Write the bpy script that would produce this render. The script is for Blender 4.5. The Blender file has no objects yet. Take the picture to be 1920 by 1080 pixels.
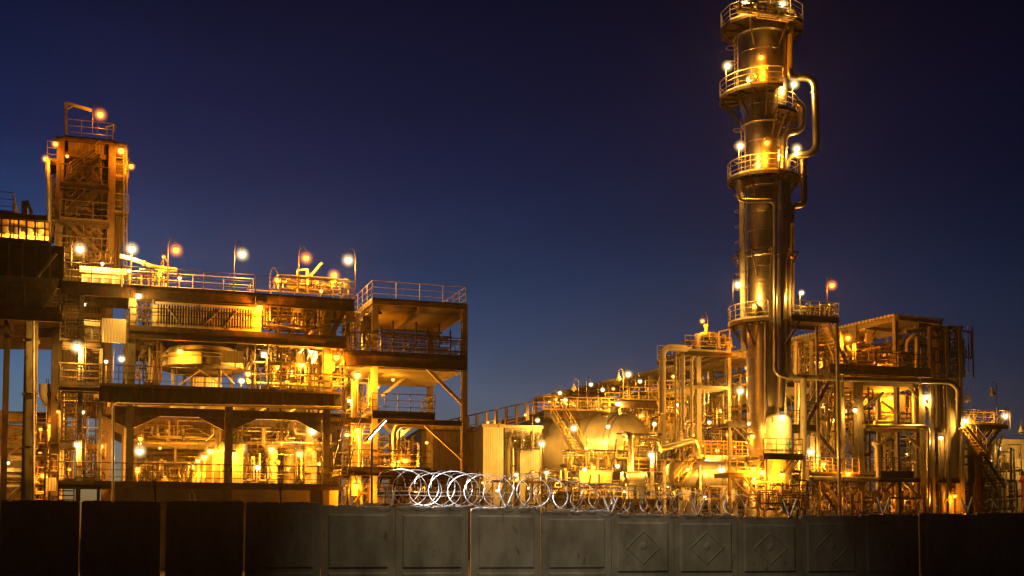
import bpy, math, random
from mathutils import Vector
R_ = math.radians
scene = bpy.context.scene
COL = scene.collection
# ------------------------------------------------------------------ camera
FPX, HOR, PITCH, EYE = 2300.0, 1010.0, R_(3.5), 1.7
CYP = HOR - FPX * math.tan(PITCH)
CAM = Vector((0, 0, EYE))
cam_d = bpy.data.cameras.new('camera')
cam_d.sensor_width = 36.0
cam_d.lens = FPX / 1920 * 36.0
cam_d.shift_y = (CYP - 540) / 1920
cam_d.clip_end = 6000
cam_d.clip_start = 0.2
cam = bpy.data.objects.new('camera', cam_d)
COL.objects.link(cam)
cam.location = CAM
cam.rotation_euler = (math.pi / 2 + PITCH, 0, 0)
scene.camera = cam

def ray(px, py):
    x, y = (px - 960) / FPX, (CYP - py) / FPX
    c, s = math.cos(PITCH), math.sin(PITCH)
    return Vector((x, c - y * s, s + y * c))

class Plane:
    """a vertical reference plane of the plant: s runs along it, d behind it"""
    def __init__(self, px, Y, u):
        r = ray(px, HOR)
        self.p0 = Vector((r.x / r.y * Y, Y))
        self.u = Vector(u).normalized()
        v = Vector((-self.u.y, self.u.x))
        self.v = v if v.y > 0 else -v
        self.u3 = Vector((self.u.x, self.u.y, 0)); self.v3 = Vector((self.v.x, self.v.y, 0))
    def pt(self, s, d, z):
        return Vector((self.p0.x + self.u.x * s + self.v.x * d, self.p0.y + self.u.y * s + self.v.y * d, z))
    def hit(self, px, py, d=0):
        r = ray(px, py); r2 = Vector((r.x, r.y))
        k = (d + self.p0.dot(self.v)) / r2.dot(self.v)
        return (k * r2 - self.p0).dot(self.u), EYE + k * r.z
    def S(self, px, py, d=0): return self.hit(px, py, d)[0]
    def Z(self, px, py, d=0): return self.hit(px, py, d)[1]
    def W(self, px, py, d=0):
        s, z = self.hit(px, py, d)
        return self.pt(s, d, z)

def ang(deg): return (math.cos(R_(deg)), math.sin(R_(deg)))
F = Plane(870, 70, ang(18.9))       # front of the left process block
Rr = Plane(1600, 88, ang(17))       # front of the right process block
FN = Plane(960, 42, ang(14.6))      # perimeter fence
GA = Plane(1680, 90, (-.43, .90))   # covered pipe gallery running away to the left
MI = Plane(1200, 100, ang(12))      # tanks in the middle

# ------------------------------------------------------------------ materials
def mat(name, col, rough=.55, metal=0.0, var=.35, scale=1.2, bump=.15, rust=0.0, ribs=None, seams=None):
    m = bpy.data.materials.new(name); m.use_nodes = True
    nt = m.node_tree; N, L = nt.nodes, nt.links
    b = N['Principled BSDF']
    tc = N.new('ShaderNodeNewGeometry')
    n1 = N.new('ShaderNodeTexNoise'); n1.inputs['Scale'].default_value = scale; n1.inputs['Detail'].default_value = 8
    n1.inputs['Roughness'].default_value = .65
    mp = N.new('ShaderNodeMapping'); mp.inputs['Scale'].default_value = (1, 1, .45)
    L.new(tc.outputs['Position'], mp.inputs['Vector']); L.new(mp.outputs['Vector'], n1.inputs['Vector'])
    rp = N.new('ShaderNodeValToRGB'); e = rp.color_ramp.elements
    e[0].position, e[1].position = .3, .72
    lo = [c * (1 - var) for c in col]; hi = [min(1, c * (1 + var * .45)) for c in col]
    e[0].color = (*lo, 1); e[1].color = (*hi, 1)
    L.new(n1.outputs['Fac'], rp.inputs['Fac'])
    out = rp.outputs['Color']
    if rust:
        n2 = N.new('ShaderNodeTexNoise'); n2.inputs['Scale'].default_value = scale * 2.7; n2.inputs['Detail'].default_value = 10
        L.new(mp.outputs['Vector'], n2.inputs['Vector'])
        r2 = N.new('ShaderNodeValToRGB'); r2.color_ramp.elements[0].position = .66 - rust * .3; r2.color_ramp.elements[1].position = .78 - rust * .25
        L.new(n2.outputs['Fac'], r2.inputs['Fac'])
        mx = N.new('ShaderNodeMixRGB'); mx.inputs['Color2'].default_value = (.11, .045, .02, 1)
        L.new(r2.outputs['Color'], mx.inputs['Fac']); L.new(out, mx.inputs['Color1']); out = mx.outputs['Color']
    L.new(out, b.inputs['Base Color'])
    mr = N.new('ShaderNodeMapRange'); mr.inputs['To Min'].default_value = max(.05, rough - .1); mr.inputs['To Max'].default_value = min(1, rough + .15)
    L.new(n1.outputs['Fac'], mr.inputs['Value']); L.new(mr.outputs['Result'], b.inputs['Roughness'])
    b.inputs['Metallic'].default_value = metal
    h = n1.outputs['Fac']
    bp = N.new('ShaderNodeBump'); bp.inputs['Strength'].default_value = bump; bp.inputs['Distance'].default_value = .05
    if seams or ribs:
        w = N.new('ShaderNodeTexWave'); w.wave_type = 'BANDS'
        w.bands_direction = (seams or ribs)[0]
        w.inputs['Scale'].default_value = (seams or ribs)[1]
        w.wave_profile = 'SAW' if seams else 'SIN'
        L.new(tc.outputs['Position'], w.inputs['Vector'])
        ad = N.new('ShaderNodeMath'); ad.operation = 'ADD'
        if seams:
            gt = N.new('ShaderNodeMath'); gt.operation = 'GREATER_THAN'; gt.inputs[1].default_value = .94
            L.new(w.outputs['Fac'], gt.inputs[0]); L.new(gt.outputs[0], ad.inputs[0])
        else:
            L.new(w.outputs['Fac'], ad.inputs[0])
        L.new(h, ad.inputs[1]); h = ad.outputs[0]
    L.new(h, bp.inputs['Height']); L.new(bp.outputs['Normal'], b.inputs['Normal'])
    return m

def glow(name, col, strength):
    m = bpy.data.materials.new(name); m.use_nodes = True
    nt = m.node_tree; nt.nodes.remove(nt.nodes['Principled BSDF'])
    e = nt.nodes.new('ShaderNodeEmission'); e.inputs['Color'].default_value = (*col, 1); e.inputs['Strength'].default_value = strength
    nt.links.new(e.outputs[0], nt.nodes['Material Output'].inputs['Surface'])
    m.cycles.emission_sampling = 'NONE'
    return m

MT = dict(
    dark=mat('dark_brown_steel', (.045, .033, .026), .6, rust=.5),
    grey=mat('grey_painted_steel', (.22, .195, .165), .5, rust=.35),
    light=mat('light_painted_steel', (.48, .44, .38), .5, rust=.2),
    yellow=mat('yellow_safety_paint', (.62, .42, .05), .5, rust=.2),
    alu=mat('aluminium_cladding', (.50, .43, .35), .34, 1.0, var=.5, scale=.7, bump=.22, seams=('Z', .32)),
    alux=mat('aluminium_pipe_jacket', (.68, .65, .60), .3, 1.0, var=.3, bump=.10),
    drum=mat('brushed_drum_jacket', (.60, .55, .46), .38, .55, var=.4, scale=.8, bump=.12, seams=('X', .3)),
    clad2=mat('dark_tower_cladding', (.085, .06, .04), .6, ribs=('X', 1.8), bump=.6, rust=.4),
    rustc=mat('rusty_tower_steel', (.12, .085, .055), .65, rust=.55),
    conc=mat('cast_concrete', (.38, .35, .31), .85, var=.4, scale=.7, bump=.4),
    fence=mat('fence_concrete', (.40, .38, .34), .9, var=.55, scale=1.1, bump=.5, rust=.03),
    white=mat('white_ribbed_cladding', (.70, .67, .60), .5, ribs=('X', 2.2), bump=.35),
    brown=mat('brown_ribbed_cladding', (.20, .145, .095), .6, ribs=('X', 1.8), bump=.6, rust=.3),
    slab=mat('slab_soffit', (.30, .255, .20), .8, var=.45, scale=.6, bump=.35),
    brick=mat('red_brick', (.26, .10, .06), .85, bump=.4),
    wire=mat('galvanised_wire', (.72, .72, .72), .35, 1.0, var=.15),
    green=mat('green_paint', (.05, .28, .16), .5),
    red=mat('red_paint', (.4, .05, .03), .5),
    shade=mat('lamp_enamel', (.12, .11, .1), .45),
    asphalt=mat('gravel_ground', (.07, .065, .06), .95, scale=3, bump=.6),
    O=glow('sodium_bulb', (1.0, .45, .06), 3.0),
    Y=glow('amber_bulb', (1.0, .62, .14), 3.4),
    W=glow('white_bulb', (1.0, .84, .46), 6),
    L=glow('led_face', (1.0, .97, .93), 40),
)

# ------------------------------------------------------------------ mesh builder
ORG = {}
class MB:
    def __init__(self): self.v, self.f, self.sm, self.pc, self.n, self.lv = [], [], [], [], 0, 0
    def add(self, vs, fs, smooth=False):
        o = len(self.v); self.v += [Vector(p) for p in vs]
        if not self.lv: self.n += 1
        for q in fs: self.f.append([i + o for i in q]); self.sm.append(smooth); self.pc.append(self.n)
    def hexa(self, p):   # 8 points: bottom loop, top loop
        self.add(p, [(0, 3, 2, 1), (4, 5, 6, 7), (0, 1, 5, 4), (1, 2, 6, 5), (2, 3, 7, 6), (3, 0, 4, 7)])
    def obox(self, pl, s0, s1, d0, d1, z0, z1):
        self.hexa([pl.pt(s, d, z) for z in (z0, z1) for s, d in ((s0, d0), (s1, d0), (s1, d1), (s0, d1))])
    def bar(self, a, b, w, h=None, up=None):
        h = h or w; a, b = Vector(a), Vector(b); t = (b - a)
        if t.length < 1e-5: return
        t.normalize(); up = Vector(up) if up else (Vector((0, 0, 1)) if abs(t.z) < .95 else Vector((F.v.x, F.v.y, 0)))
        x = t.cross(up).normalized() * w / 2; y = x.cross(t).normalized() * h / 2
        self.hexa([p + q for p in (a, b) for q in (-x - y, x - y, x + y, -x + y)])
    def ibar(self, a, b, w, h, up=None, t=.04):
        a, b = Vector(a), Vector(b); tt = (b - a).normalized()
        up = Vector(up) if up else (Vector((0, 0, 1)) if abs(tt.z) < .95 else Vector((F.v.x, F.v.y, 0)))
        x = tt.cross(up).normalized(); y = x.cross(tt).normalized()
        self.bar(a + y * (h / 2 - t / 2), b + y * (h / 2 - t / 2), w, t, y)
        self.bar(a - y * (h / 2 - t / 2), b - y * (h / 2 - t / 2), w, t, y)
        self.bar(a, b, t, h - 2 * t, y)
    def tube(self, pts, r, seg=8, bend=None, caps=True):
        pts = [Vector(p) for p in pts]
        if bend and len(pts) > 2:
            q = [pts[0]]
            for i in range(1, len(pts) - 1):
                a, b, c = pts[i - 1], pts[i], pts[i + 1]
                k = min(bend, (a - b).length * .49, (c - b).length * .49)
                p, e = b + (a - b).normalized() * k, b + (c - b).normalized() * k
                for j in range(6):
                    t = j / 5; q.append(p * (1 - t) ** 2 + b * 2 * t * (1 - t) + e * t * t)
            q.append(pts[-1]); pts = q
        n = len(pts); rings = []
        t0 = (pts[1] - pts[0]).normalized()
        x = t0.cross(Vector((0, 0, 1)) if abs(t0.z) < .9 else Vector((1, 0, 0))).normalized()
        for i in range(n):
            t = ((pts[i] - pts[i - 1]).normalized() if i else Vector()) + ((pts[i + 1] - pts[i]).normalized() if i < n - 1 else Vector())
            t = t.normalized() if t.length > 1e-6 else t0
            x = (x - t * x.dot(t)); x = x.normalized() if x.length > 1e-6 else t.orthogonal().normalized()
            y = t.cross(x)
            rr = r[i] if isinstance(r, (list, tuple)) else r
            rings.append([pts[i] + (x * math.cos(2 * math.pi * j / seg) + y * math.sin(2 * math.pi * j / seg)) * rr for j in range(seg)])
        self.add([p for g in rings for p in g], [(i * seg + j, i * seg + (j + 1) % seg, (i + 1) * seg + (j + 1) % seg, (i + 1) * seg + j) for i in range(n - 1) for j in range(seg)], seg > 5)
        if caps:
            self.add(rings[0], [tuple(range(seg))]); self.add(rings[-1], [tuple(range(seg))])
    def lathe(self, c, axis, prof, seg=32):
        c, ax = Vector(c), Vector(axis).normalized()
        x = ax.orthogonal().normalized(); y = ax.cross(x)
        vs = [c + ax * h + (x * math.cos(2 * math.pi * j / seg) + y * math.sin(2 * math.pi * j / seg)) * max(r, 1e-4) for r, h in prof for j in range(seg)]
        self.add(vs, [(i * seg + j, i * seg + (j + 1) % seg, (i + 1) * seg + (j + 1) % seg, (i + 1) * seg + j) for i in range(len(prof) - 1) for j in range(seg)], True)
    def ball(self, c, r, seg=10, sq=1.0):
        self.lathe(c, (0, 0, 1), [(r * math.sin(math.pi * i / 6), -r * sq * math.cos(math.pi * i / 6)) for i in range(7)], seg)
    def ring(self, c, axis, R, r, seg=24):
        ax = Vector(axis).normalized(); x = ax.orthogonal().normalized(); y = ax.cross(x)
        self.tube([Vector(c) + (x * math.cos(2 * math.pi * i / seg) + y * math.sin(2 * math.pi * i / seg)) * R for i in range(seg + 1)], r, 6, caps=False)
    def rail(self, pts, h=1.1, gap=1.5, r=.024, toe=True, mids=2, closed=False):
        pts = [Vector(p) for p in pts]
        if closed: pts = pts + [pts[0]]
        U = Vector((0, 0, 1))
        for a, b in zip(pts[:-1], pts[1:]):
            n = max(1, round((b - a).length / gap))
            for i in range(n + 1):
                p = a.lerp(b, i / n); self.tube([p, p + U * h], r, 4, caps=False)
            self.tube([a + U * h, b + U * h], r * 1.15, 4)
            for k in range(mids): self.tube([a + U * h * (k + 1) / (mids + 1), b + U * h * (k + 1) / (mids + 1)], r * .8, 4)
            if toe: self.bar(a + U * .07, b + U * .07, .012, .14)
    def flight(self, a, b, wv, n=None):   # a top, b bottom (left edge), wv width vector
        a, b, wv = Vector(a), Vector(b), Vector(wv)
        n = n or max(4, round(abs(a.z - b.z) / .24))
        run = Vector((b.x - a.x, b.y - a.y, 0)); rl = max(run.length, .01); rd = run / rl
        tw = max(.2, min(.28, rl / n))
        for o in (Vector(), wv): self.bar(a + o, b + o, .05, .24)
        for i in range(n):
            p = a.lerp(b, (i + .5) / n)
            self.hexa([p + q + z for z in (Vector((0, 0, -.025)), Vector((0, 0, .025))) for q in (-rd * tw / 2, rd * tw / 2, rd * tw / 2 + wv, -rd * tw / 2 + wv)])
    def srail(self, a, b, wv, h=1.0, r=.024):
        U = Vector((0, 0, 1)); a, b, wv = Vector(a), Vector(b), Vector(wv)
        for o in (Vector(), wv):
            for hh in (h, h * .55): self.tube([a + o + U * hh, b + o + U * hh], r, 4)
            n = max(2, round((a - b).length / 1.3))
            for i in range(n + 1):
                p = a.lerp(b, i / n) + o; self.tube([p, p + U * h], r, 4, caps=False)
    def build(self, name, m, parent=None, label=None):
        ids = sorted(set(self.pc))
        if name in SPLIT and 1 < len(ids) <= 60:
            for i in ids:
                q = MB(); mp = {}
                for f, sm, pc in zip(self.f, self.sm, self.pc):
                    if pc != i: continue
                    for k in f:
                        if k not in mp: mp[k] = len(q.v); q.v.append(self.v[k])
                    q.f.append([mp[k] for k in f]); q.sm.append(sm); q.pc.append(0)
                o = q.build(name, m, parent, label)
            return o
        o_ = ORG.get(parent.name, Vector()) if parent else Vector()
        me = bpy.data.meshes.new(name)
        me.from_pydata([v - o_ for v in self.v], [], self.f)
        me.polygons.foreach_set('use_smooth', self.sm)
        me.materials.append(MT[m] if isinstance(m, str) else m)
        me.update()
        o = bpy.data.objects.new(name, me); COL.objects.link(o)
        if parent: o.parent = parent; ORG[o.name] = o_
        if label: o['label'] = label
        return o

def piece(fn):      # everything one shape call adds belongs to one piece
    def f(self, *a, **k):
        if not self.lv: self.n += 1
        self.lv += 1
        try: return fn(self, *a, **k)
        finally: self.lv -= 1
    return f
for nm_ in ('hexa', 'obox', 'bar', 'ibar', 'tube', 'lathe', 'ball', 'ring', 'rail', 'flight', 'srail'): setattr(MB, nm_, piece(getattr(MB, nm_)))
SPLIT = {'post', 'bracket', 'upright', 'support_post', 'door', 'handle', 'leg', 'cross_brace', 'rail_brace', 'motor', 'saddle', 'band', 'jacket_band', 'roof_beam', 'column_collar', 'outlet', 'tray', 'strut', 'ladder_stringer', 'girt', 'rail', 'hoist', 'hook_arm', 'davit_bracket', 'handwheel', 'strand', 'coil', 'brick_course'}
USED = {}
def tag(o, label, cat, group=None, kind=None):
    if label:
        n = len(label.split())
        if not 4 <= n <= 16: print('LABEL LEN', n, label)
        if label in USED and not group: print('DUP LABEL', label)
        USED[label] = 1
        o['label'] = label
    if cat: o['category'] = cat
    if group: o['group'] = group
    if kind: o['kind'] = kind
    return o
def thing(name, label, cat, loc, group=None):
    o = bpy.data.objects.new(name, None); COL.objects.link(o)
    o.empty_display_size = .3
    o.location = loc; ORG[o.name] = Vector(loc)
    return tag(o, label, cat, group)
def struct(o): o['kind'] = 'structure'; return o
def one(M, name, m, label, cat, group=None):
    return tag(M.build(name, m), label, cat, group)

# quick part helpers ----------------------------------------------------------
def P_(fn, name, m, parent, label=None):
    M = MB(); fn(M); return M.build(name, m, parent, label)
def column(par, pl, px, py0, d=0, w=.4, m='grey', z0=0, dy=850, name='column'):
    s = pl.S(px, dy, d); z1 = pl.Z(px, py0, d)
    return P_(lambda M: M.ibar(pl.pt(s, d, z0), pl.pt(s, d, z1), w, w, up=pl.v3), name, m, par)
def beam(par, pl, px0, px1, py, d=0, h=.4, w=.25, m='grey', pyx=None, name='beam'):
    z = pl.Z(px0 if pyx is None else pyx, py, d)
    M = MB(); M.ibar(pl.pt(pl.S(px0, py, d), d, z), pl.pt(pl.S(px1, py, d), d, z), w, h)
    return M.build(name, m, par)
def deck(par, pl, px0, px1, py, d0, d1, th=.12, edge=.3, m='dark', pyx=None, name='deck', joist=1.8, soff=None):
    z = pl.Z(px0 if pyx is None else pyx, py, d0); s0, s1 = pl.S(px0, py, d0), pl.S(px1, py, d0)
    if s0 > s1: s0, s1 = s1, s0
    M = MB(); M.obox(pl, s0, s1, d0, d1, z - th, z)
    zb = z - th - edge / 2
    for d in (d0 + .08, d1 - .08): M.ibar(pl.pt(s0, d, zb), pl.pt(s1, d, zb), .14, edge)
    n = max(1, int((s1 - s0) / joist))
    for i in range(n + 1):
        s = s0 + .08 + (s1 - s0 - .16) * i / n
        M.ibar(pl.pt(s, d0 + .16, zb + .02), pl.pt(s, d1 - .16, zb + .02), .1, edge * .75)
    M.build(name, m, par)
    return z, s0, s1
def brace(par, pl, a, b, d=0, w=.2, m='grey', d2=None):
    M = MB(); M.bar(pl.W(*a, d), pl.W(*b, d if d2 is None else d2), w); return M.build('brace', m, par)
def railing(par, pl, sd, z, m='grey', h=1.1, gap=1.5, r=.024, closed=False, mids=2):
    M = MB(); M.rail([pl.pt(s, d, z) for s, d in sd], h, gap, r, closed=closed, mids=mids); return M.build('railing', m, par)
def stair(par, a, b, wv, m='dark', mr=None):
    M = MB(); M.flight(a, b, wv); st = M.build('stair_flight', m, par)
    M = MB(); M.srail(a, b, wv); M.build('handrail', mr or m, par)
    return st
def pipe_run(pts, r, label, m='alux', bend=None, seg=12, name='pipe', cat='pipe', flange=True, group=None):
    t = thing(name, label, cat, (Vector(pts[0]).x, Vector(pts[0]).y, min(Vector(p).z for p in pts)), group)
    M = MB(); M.tube(pts, r, seg, bend or r * 3.2)
    if flange:
        for a, b in zip(pts[:-1], pts[1:]):
            a, b = Vector(a), Vector(b); L = (b - a).length
            if L < r * 9: continue
            dr = (b - a).normalized()
            for k in range(max(1, int(L / 5))):
                c = a + dr * (r * 4.2 + (L - r * 8) * (k + .5 * (k > 0)) / max(1, int(L / 5)))
                M.tube([c - dr * .05, c + dr * .05], r * 1.32, seg)
    M.build('pipe_body', m, t)
    return t
def wheel(M, c, ax, r=.2):
    M.ring(c, ax, r, .02, 12); ax = Vector(ax).normalized(); x = ax.orthogonal().normalized()
    for k in (x, ax.cross(x)): M.tube([Vector(c) - k * r, Vector(c) + k * r], .012, 4)
    M.tube([Vector(c), Vector(c) - ax * .3], .02, 5)
def pipework(label, pl, px0, py0, px1, py1, d0, d1, n, r0=.05, r1=.16, mats=('alux', 'light', 'grey'), seed=1, name='pipework', posts=True):
    g = random.Random(seed)
    n = int(n * 1.45); r0 *= .6; r1 *= .62; mats = tuple(mats) + ('grey', 'dark', 'dark')
    dm = (d0 + d1) / 2
    s0, z1 = pl.hit(px0, py0, dm); s1, z0 = pl.hit(px1, py1, dm)
    if s0 > s1: s0, s1 = s1, s0
    t = thing(name, label, 'pipework', pl.pt((s0 + s1) / 2, dm, z0))
    PM = MB()
    for i in range(n):
        r = r0 + (r1 - r0) * g.random() ** 2
        p = [g.uniform(s0, s1), g.uniform(d0, d1), z0 if g.random() < .6 else g.uniform(z0, z1)]
        pts = [pl.pt(*p)]; last = None
        for k in range(g.randint(2, 5)):
            ax = g.choice([a for a in ((2, 0, 2, 1) if k else (2, 2, 0)) if a != last]); last = ax
            lo, hi = ((s0, s1), (d0, d1), (z0, z1))[ax]
            q = g.uniform(lo, hi)
            if abs(q - p[ax]) < r * 5: q = hi if p[ax] < (lo + hi) / 2 else lo
            p[ax] = q; pts.append(pl.pt(*p))
        M = MB(); M.tube(pts, r, 8, r * 3); VS = []
        for a, b in zip(pts[:-1], pts[1:]):
            L = (b - a).length; dr = (b - a).normalized()
            if L > r * 10 and g.random() < .8:
                c = a.lerp(b, g.uniform(.3, .7)); M.tube([c - dr * .05, c + dr * .05], r * 1.45, 8)
                if g.random() < .4:
                    VM = MB(); VM.ball(c + dr * .15, r * 1.6, 8); wheel(VM, c + dr * .15 - pl.v3 * (r * 2 + .2), -pl.v3, .12 + r); VS.append(VM)
        po = M.build('pipe', g.choice(mats), t)
        for VM in VS: VM.build('valve', 'dark', po)
        if posts and i % 3 == 0:
            s = g.uniform(s0, s1); d = g.uniform(d0, d1); PM.bar(pl.pt(s, d, z0), pl.pt(s, d, g.uniform(z0 + (z1 - z0) * .4, z1)), .09)
    if PM.v: PM.build('support_post', 'grey', t)
    return t
def vessel(label, pl, px, py0, py1, r, d, m='alu', z0=None, cat='vessel', name='vertical_vessel', nozz=2, seed=0, group=None):
    s, z1 = pl.hit(px, py0, d); zb = pl.Z(px, py1, d) if z0 is None else z0
    c = pl.pt(s, d, zb); H = z1 - zb; g = random.Random(seed)
    t = thing(name, label, cat, c, group)
    hd = min(r * .5, H * .3)
    P_(lambda M: M.lathe(c, (0, 0, 1), [(r, 0), (r, H - hd)] + [(r * math.cos(a * math.pi / 12), H - hd + hd * math.sin(a * math.pi / 12)) for a in range(1, 7)], 24), 'shell', m, t)
    M = MB()
    for k in range(3): M.ring(c + Vector((0, 0, H * (.15 + .3 * k))), (0, 0, 1), r + .02, .035, 24)
    M.build('band', 'grey', t)
    for k in range(nozz):
        a = g.uniform(-2.6, -.5); dr = Vector((math.cos(a), math.sin(a), 0)); p = c + dr * r * .9 + Vector((0, 0, H * g.uniform(.25, .8)))
        M = MB(); M.tube([p, p + dr * .35], .09, 8); M.tube([p + dr * .3, p + dr * .36], .15, 8); M.build('nozzle', 'grey', t)
    return t

def framing(label, pl, px0, py0, px1, py1, d0, d1, seed=1, nx=6, nz=4, m='dark', w=.1):
    """light steel framing: uprights, ties, a few braces and grating strips"""
    g = random.Random(seed); dm = (d0 + d1) / 2
    s0, z1 = pl.hit(px0, py0, dm); s1, z0 = pl.hit(px1, py1, dm)
    t = thing('pipe_support_frame', label, 'steel frame', pl.pt((s0 + s1) / 2, dm, z0))
    S_ = [s0 + (s1 - s0) * (i + g.uniform(-.25, .25)) / nx for i in range(nx + 1)]; Z_ = [z0 + (z1 - z0) * (k + 1 + g.uniform(-.2, .2)) / nz for k in range(nz)]
    for s in S_: P_(lambda M: M.bar(pl.pt(s, g.choice((d0, d1)), z0 - 2), pl.pt(s, d0, z0 + (z1 - z0) * g.uniform(.5, 1)), w), 'upright', m, t)
    for z in Z_:
        i = g.randrange(nx - 1); j = g.randrange(i + 1, nx) + 1
        d = g.choice((d0, d1)); P_(lambda M: M.bar(pl.pt(S_[i], d, z), pl.pt(S_[j], d, z), w * .8, w * 1.3), 'tie', m, t)
        if g.random() < .55: P_(lambda M: M.rail([pl.pt(S_[i], d, z), pl.pt(S_[j], d, z)], 1.0, 1, .022), 'railing', g.choice(('yellow', 'grey', 'light')), t)
        if g.random() < .5: P_(lambda M: M.obox(pl, S_[i], S_[j], d0, d1, z, z + .05), 'grating', 'dark', t)
    for k in range(nx // 2):
        i = g.randrange(nx); za = g.uniform(z0, z1 - 1.2); P_(lambda M: M.bar(pl.pt(S_[i], d0, za), pl.pt(S_[i + 1], d0, za + g.uniform(1, 2)), w * .7), 'diagonal', m, t)
    for k in range(2):
        c = pl.pt(g.uniform(s0, s1), d0 - .1, g.uniform(z0, z1 - .8)); P_(lambda M: M.bar(c, c + U * g.uniform(.5, 1), .5, .25), 'control_box', g.choice(('light', 'white', 'grey')), t)
    return t
U = Vector((0, 0, 1))
SUN_EL, SUN_ROT, SKY_STR, EXPOSURE, HAZE = -4.0, -10.0, 1.0, 0.0, 0.00018
# =============================================================== LEFT PROCESS BLOCK
base = F.pt(F.S(430, 850), 4, 0)
blk = thing('steel_process_frame', 'large open steel process frame with decks, stairs and railings left of the photo', 'process frame', base)
zW = F.Z(350, 545); z2 = F.Z(250, 614); z3 = F.Z(190, 722); z4 = F.Z(215, 907)
U = Vector((0, 0, 1))
# columns
for px, y0, w in ((148, 552, .24), (186, 600, .16), (243, 552, .38), (428, 757, .40), (611, 566, .36)):
    column(blk, F, px, y0, .3, w, 'grey')
for d in (6.2, 11.8):
    for px in (243, 428, 611):
        s = F.S(px, 850, .3)
        P_(lambda M: M.ibar(F.pt(s, d, 0), F.pt(s, d, z3 - .9 if px == 428 else zW - .4), .36, .36, up=F.v3), 'column', 'grey', blk)
# top walkway: wider ends, a narrow bridge in the middle
sa, sb, sc, sd_ = F.S(115, 545), F.S(245, 545), F.S(480, 550), F.S(665, 555)
for (x0, x1, dd) in ((sa, sb - .02, 3.4), (sb, sc - .02, 1.15), (sc, sd_, 4.2)):
    M = MB(); M.obox(F, x0, x1, 0, dd, zW - .1, zW)
    for d in (.08, dd - .1): M.ibar(F.pt(x0, d, zW - .34), F.pt(x1, d, zW - .34), .15, .46)
    n = int((x1 - x0) / 1.5)
    for i in range(n + 1): M.ibar(F.pt(x0 + .1 + (x1 - x0 - .2) * i / n, .16, zW - .25), F.pt(x0 + .1 + (x1 - x0 - .2) * i / n, dd - .2, zW - .25), .08, .25)
    M.build('walkway_deck', 'dark', blk)
railing(blk, F, [(sa, 3.2), (sa, .05), (sb - .5, .05)], zW, 'dark')
railing(blk, F, [(sb - .4, .05), (sc, .05), (sd_, .05), (sd_, 4.0)], zW, 'dark')
railing(blk, F, [(sb, 1.1), (sc, 1.1), (sc, 4.1), (sd_, 4.1)], zW, 'light')
# level two
s0, s1 = F.S(243, 620), F.S(650, 630)
M = MB(); M.obox(F, s0, s1, 0, 9, z2 - .12, z2)
for d in (.1, 4.5, 8.9): M.ibar(F.pt(s0, d, z2 - .34), F.pt(s1, d, z2 - .34), .2, .42)
for i in range(9): M.ibar(F.pt(s0 + .1 + (s1 - s0 - .2) * i / 8, .2, z2 - .28), F.pt(s0 + .1 + (s1 - s0 - .2) * i / 8, 8.8, z2 - .28), .1, .3)
M.build('deck', 'dark', blk)
railing(blk, F, [(s0, .05), (s1, .05)], z2, 'dark')
# level three: transfer girder and portal beams with haunches
s0, s1 = F.S(187, 735), F.S(641, 745)
M = MB(); M.obox(F, s0 - .3, s1, .4, 12, z3 - .16, z3)
for i in range(8):
    s = s0 + .5 + (s1 - s0 - 1) * i / 7; M.ibar(F.pt(s, .5, z3 - .4), F.pt(s, 11.9, z3 - .4), .16, .45)
M.build('deck', 'conc', blk)
M = MB(); M.ibar(F.pt(s0, .12, z3 - .43), F.pt(s1, .12, z3 - .43), .36, .9)
for i in range(22): 
    s = s0 + .4 + (s1 - s0 - .8) * i / 21; M.obox(F, s - .015, s + .015, -.04, .1, z3 - .84, z3 - .05)
M.build('girder', 'dark', blk)
zP = z3 - 1.0
for d in (.9, 6.2, 11.8):
    M = MB(); sx0, sx1 = F.S(214, 765), F.S(660, 770)
    M.ibar(F.pt(sx0, d, zP - .22), F.pt(sx1, d, zP - .22), .26, .46)
    for px in (243, 428, 611):
        s = F.S(px, 850, .3)
        for sg in (-1, 1):
            a = F.pt(s + sg * .18, d, zP - 1.1); b = F.pt(s + sg * 1.5, d, zP - .45)
            M.bar(a, b, .2, .06)
            q = [F.pt(s + sg * .18, d + e, zP - .45) for e in (-.02, .02)]
            M.add([a - F.v3 * .02, b - F.v3 * .02, q[0], a + F.v3 * .02, b + F.v3 * .02, q[1]], [(0, 1, 2), (3, 5, 4)])
    M.build('portal_beam', 'dark', blk)
railing(blk, F, [(F.S(110, 722), .1), (F.S(640, 732), .1)], z3, 'dark')
# level four: base deck on a concrete plinth
s0, s1 = F.S(211, 907), F.S(636, 911)
P_(lambda M: M.obox(F, s0, s1, .3, 34, 0, z4 - .2), 'plinth', 'conc', blk)
P_(lambda M: M.obox(F, s0 - .1, s1 + .2, -.1, 34.1, z4 - .2, z4), 'base_deck', 'dark', blk)
P_(lambda M: [M.obox(F, s0 + 1.1 * i, s0 + 1.1 * i + .75, .2, .32, z4 - 1.25, z4 - .95) for i in range(10)], 'brick_course', 'brick', blk)
railing(blk, F, [(s0, 0), (s1, 0)], z4, 'dark', gap=2.0)
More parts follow.
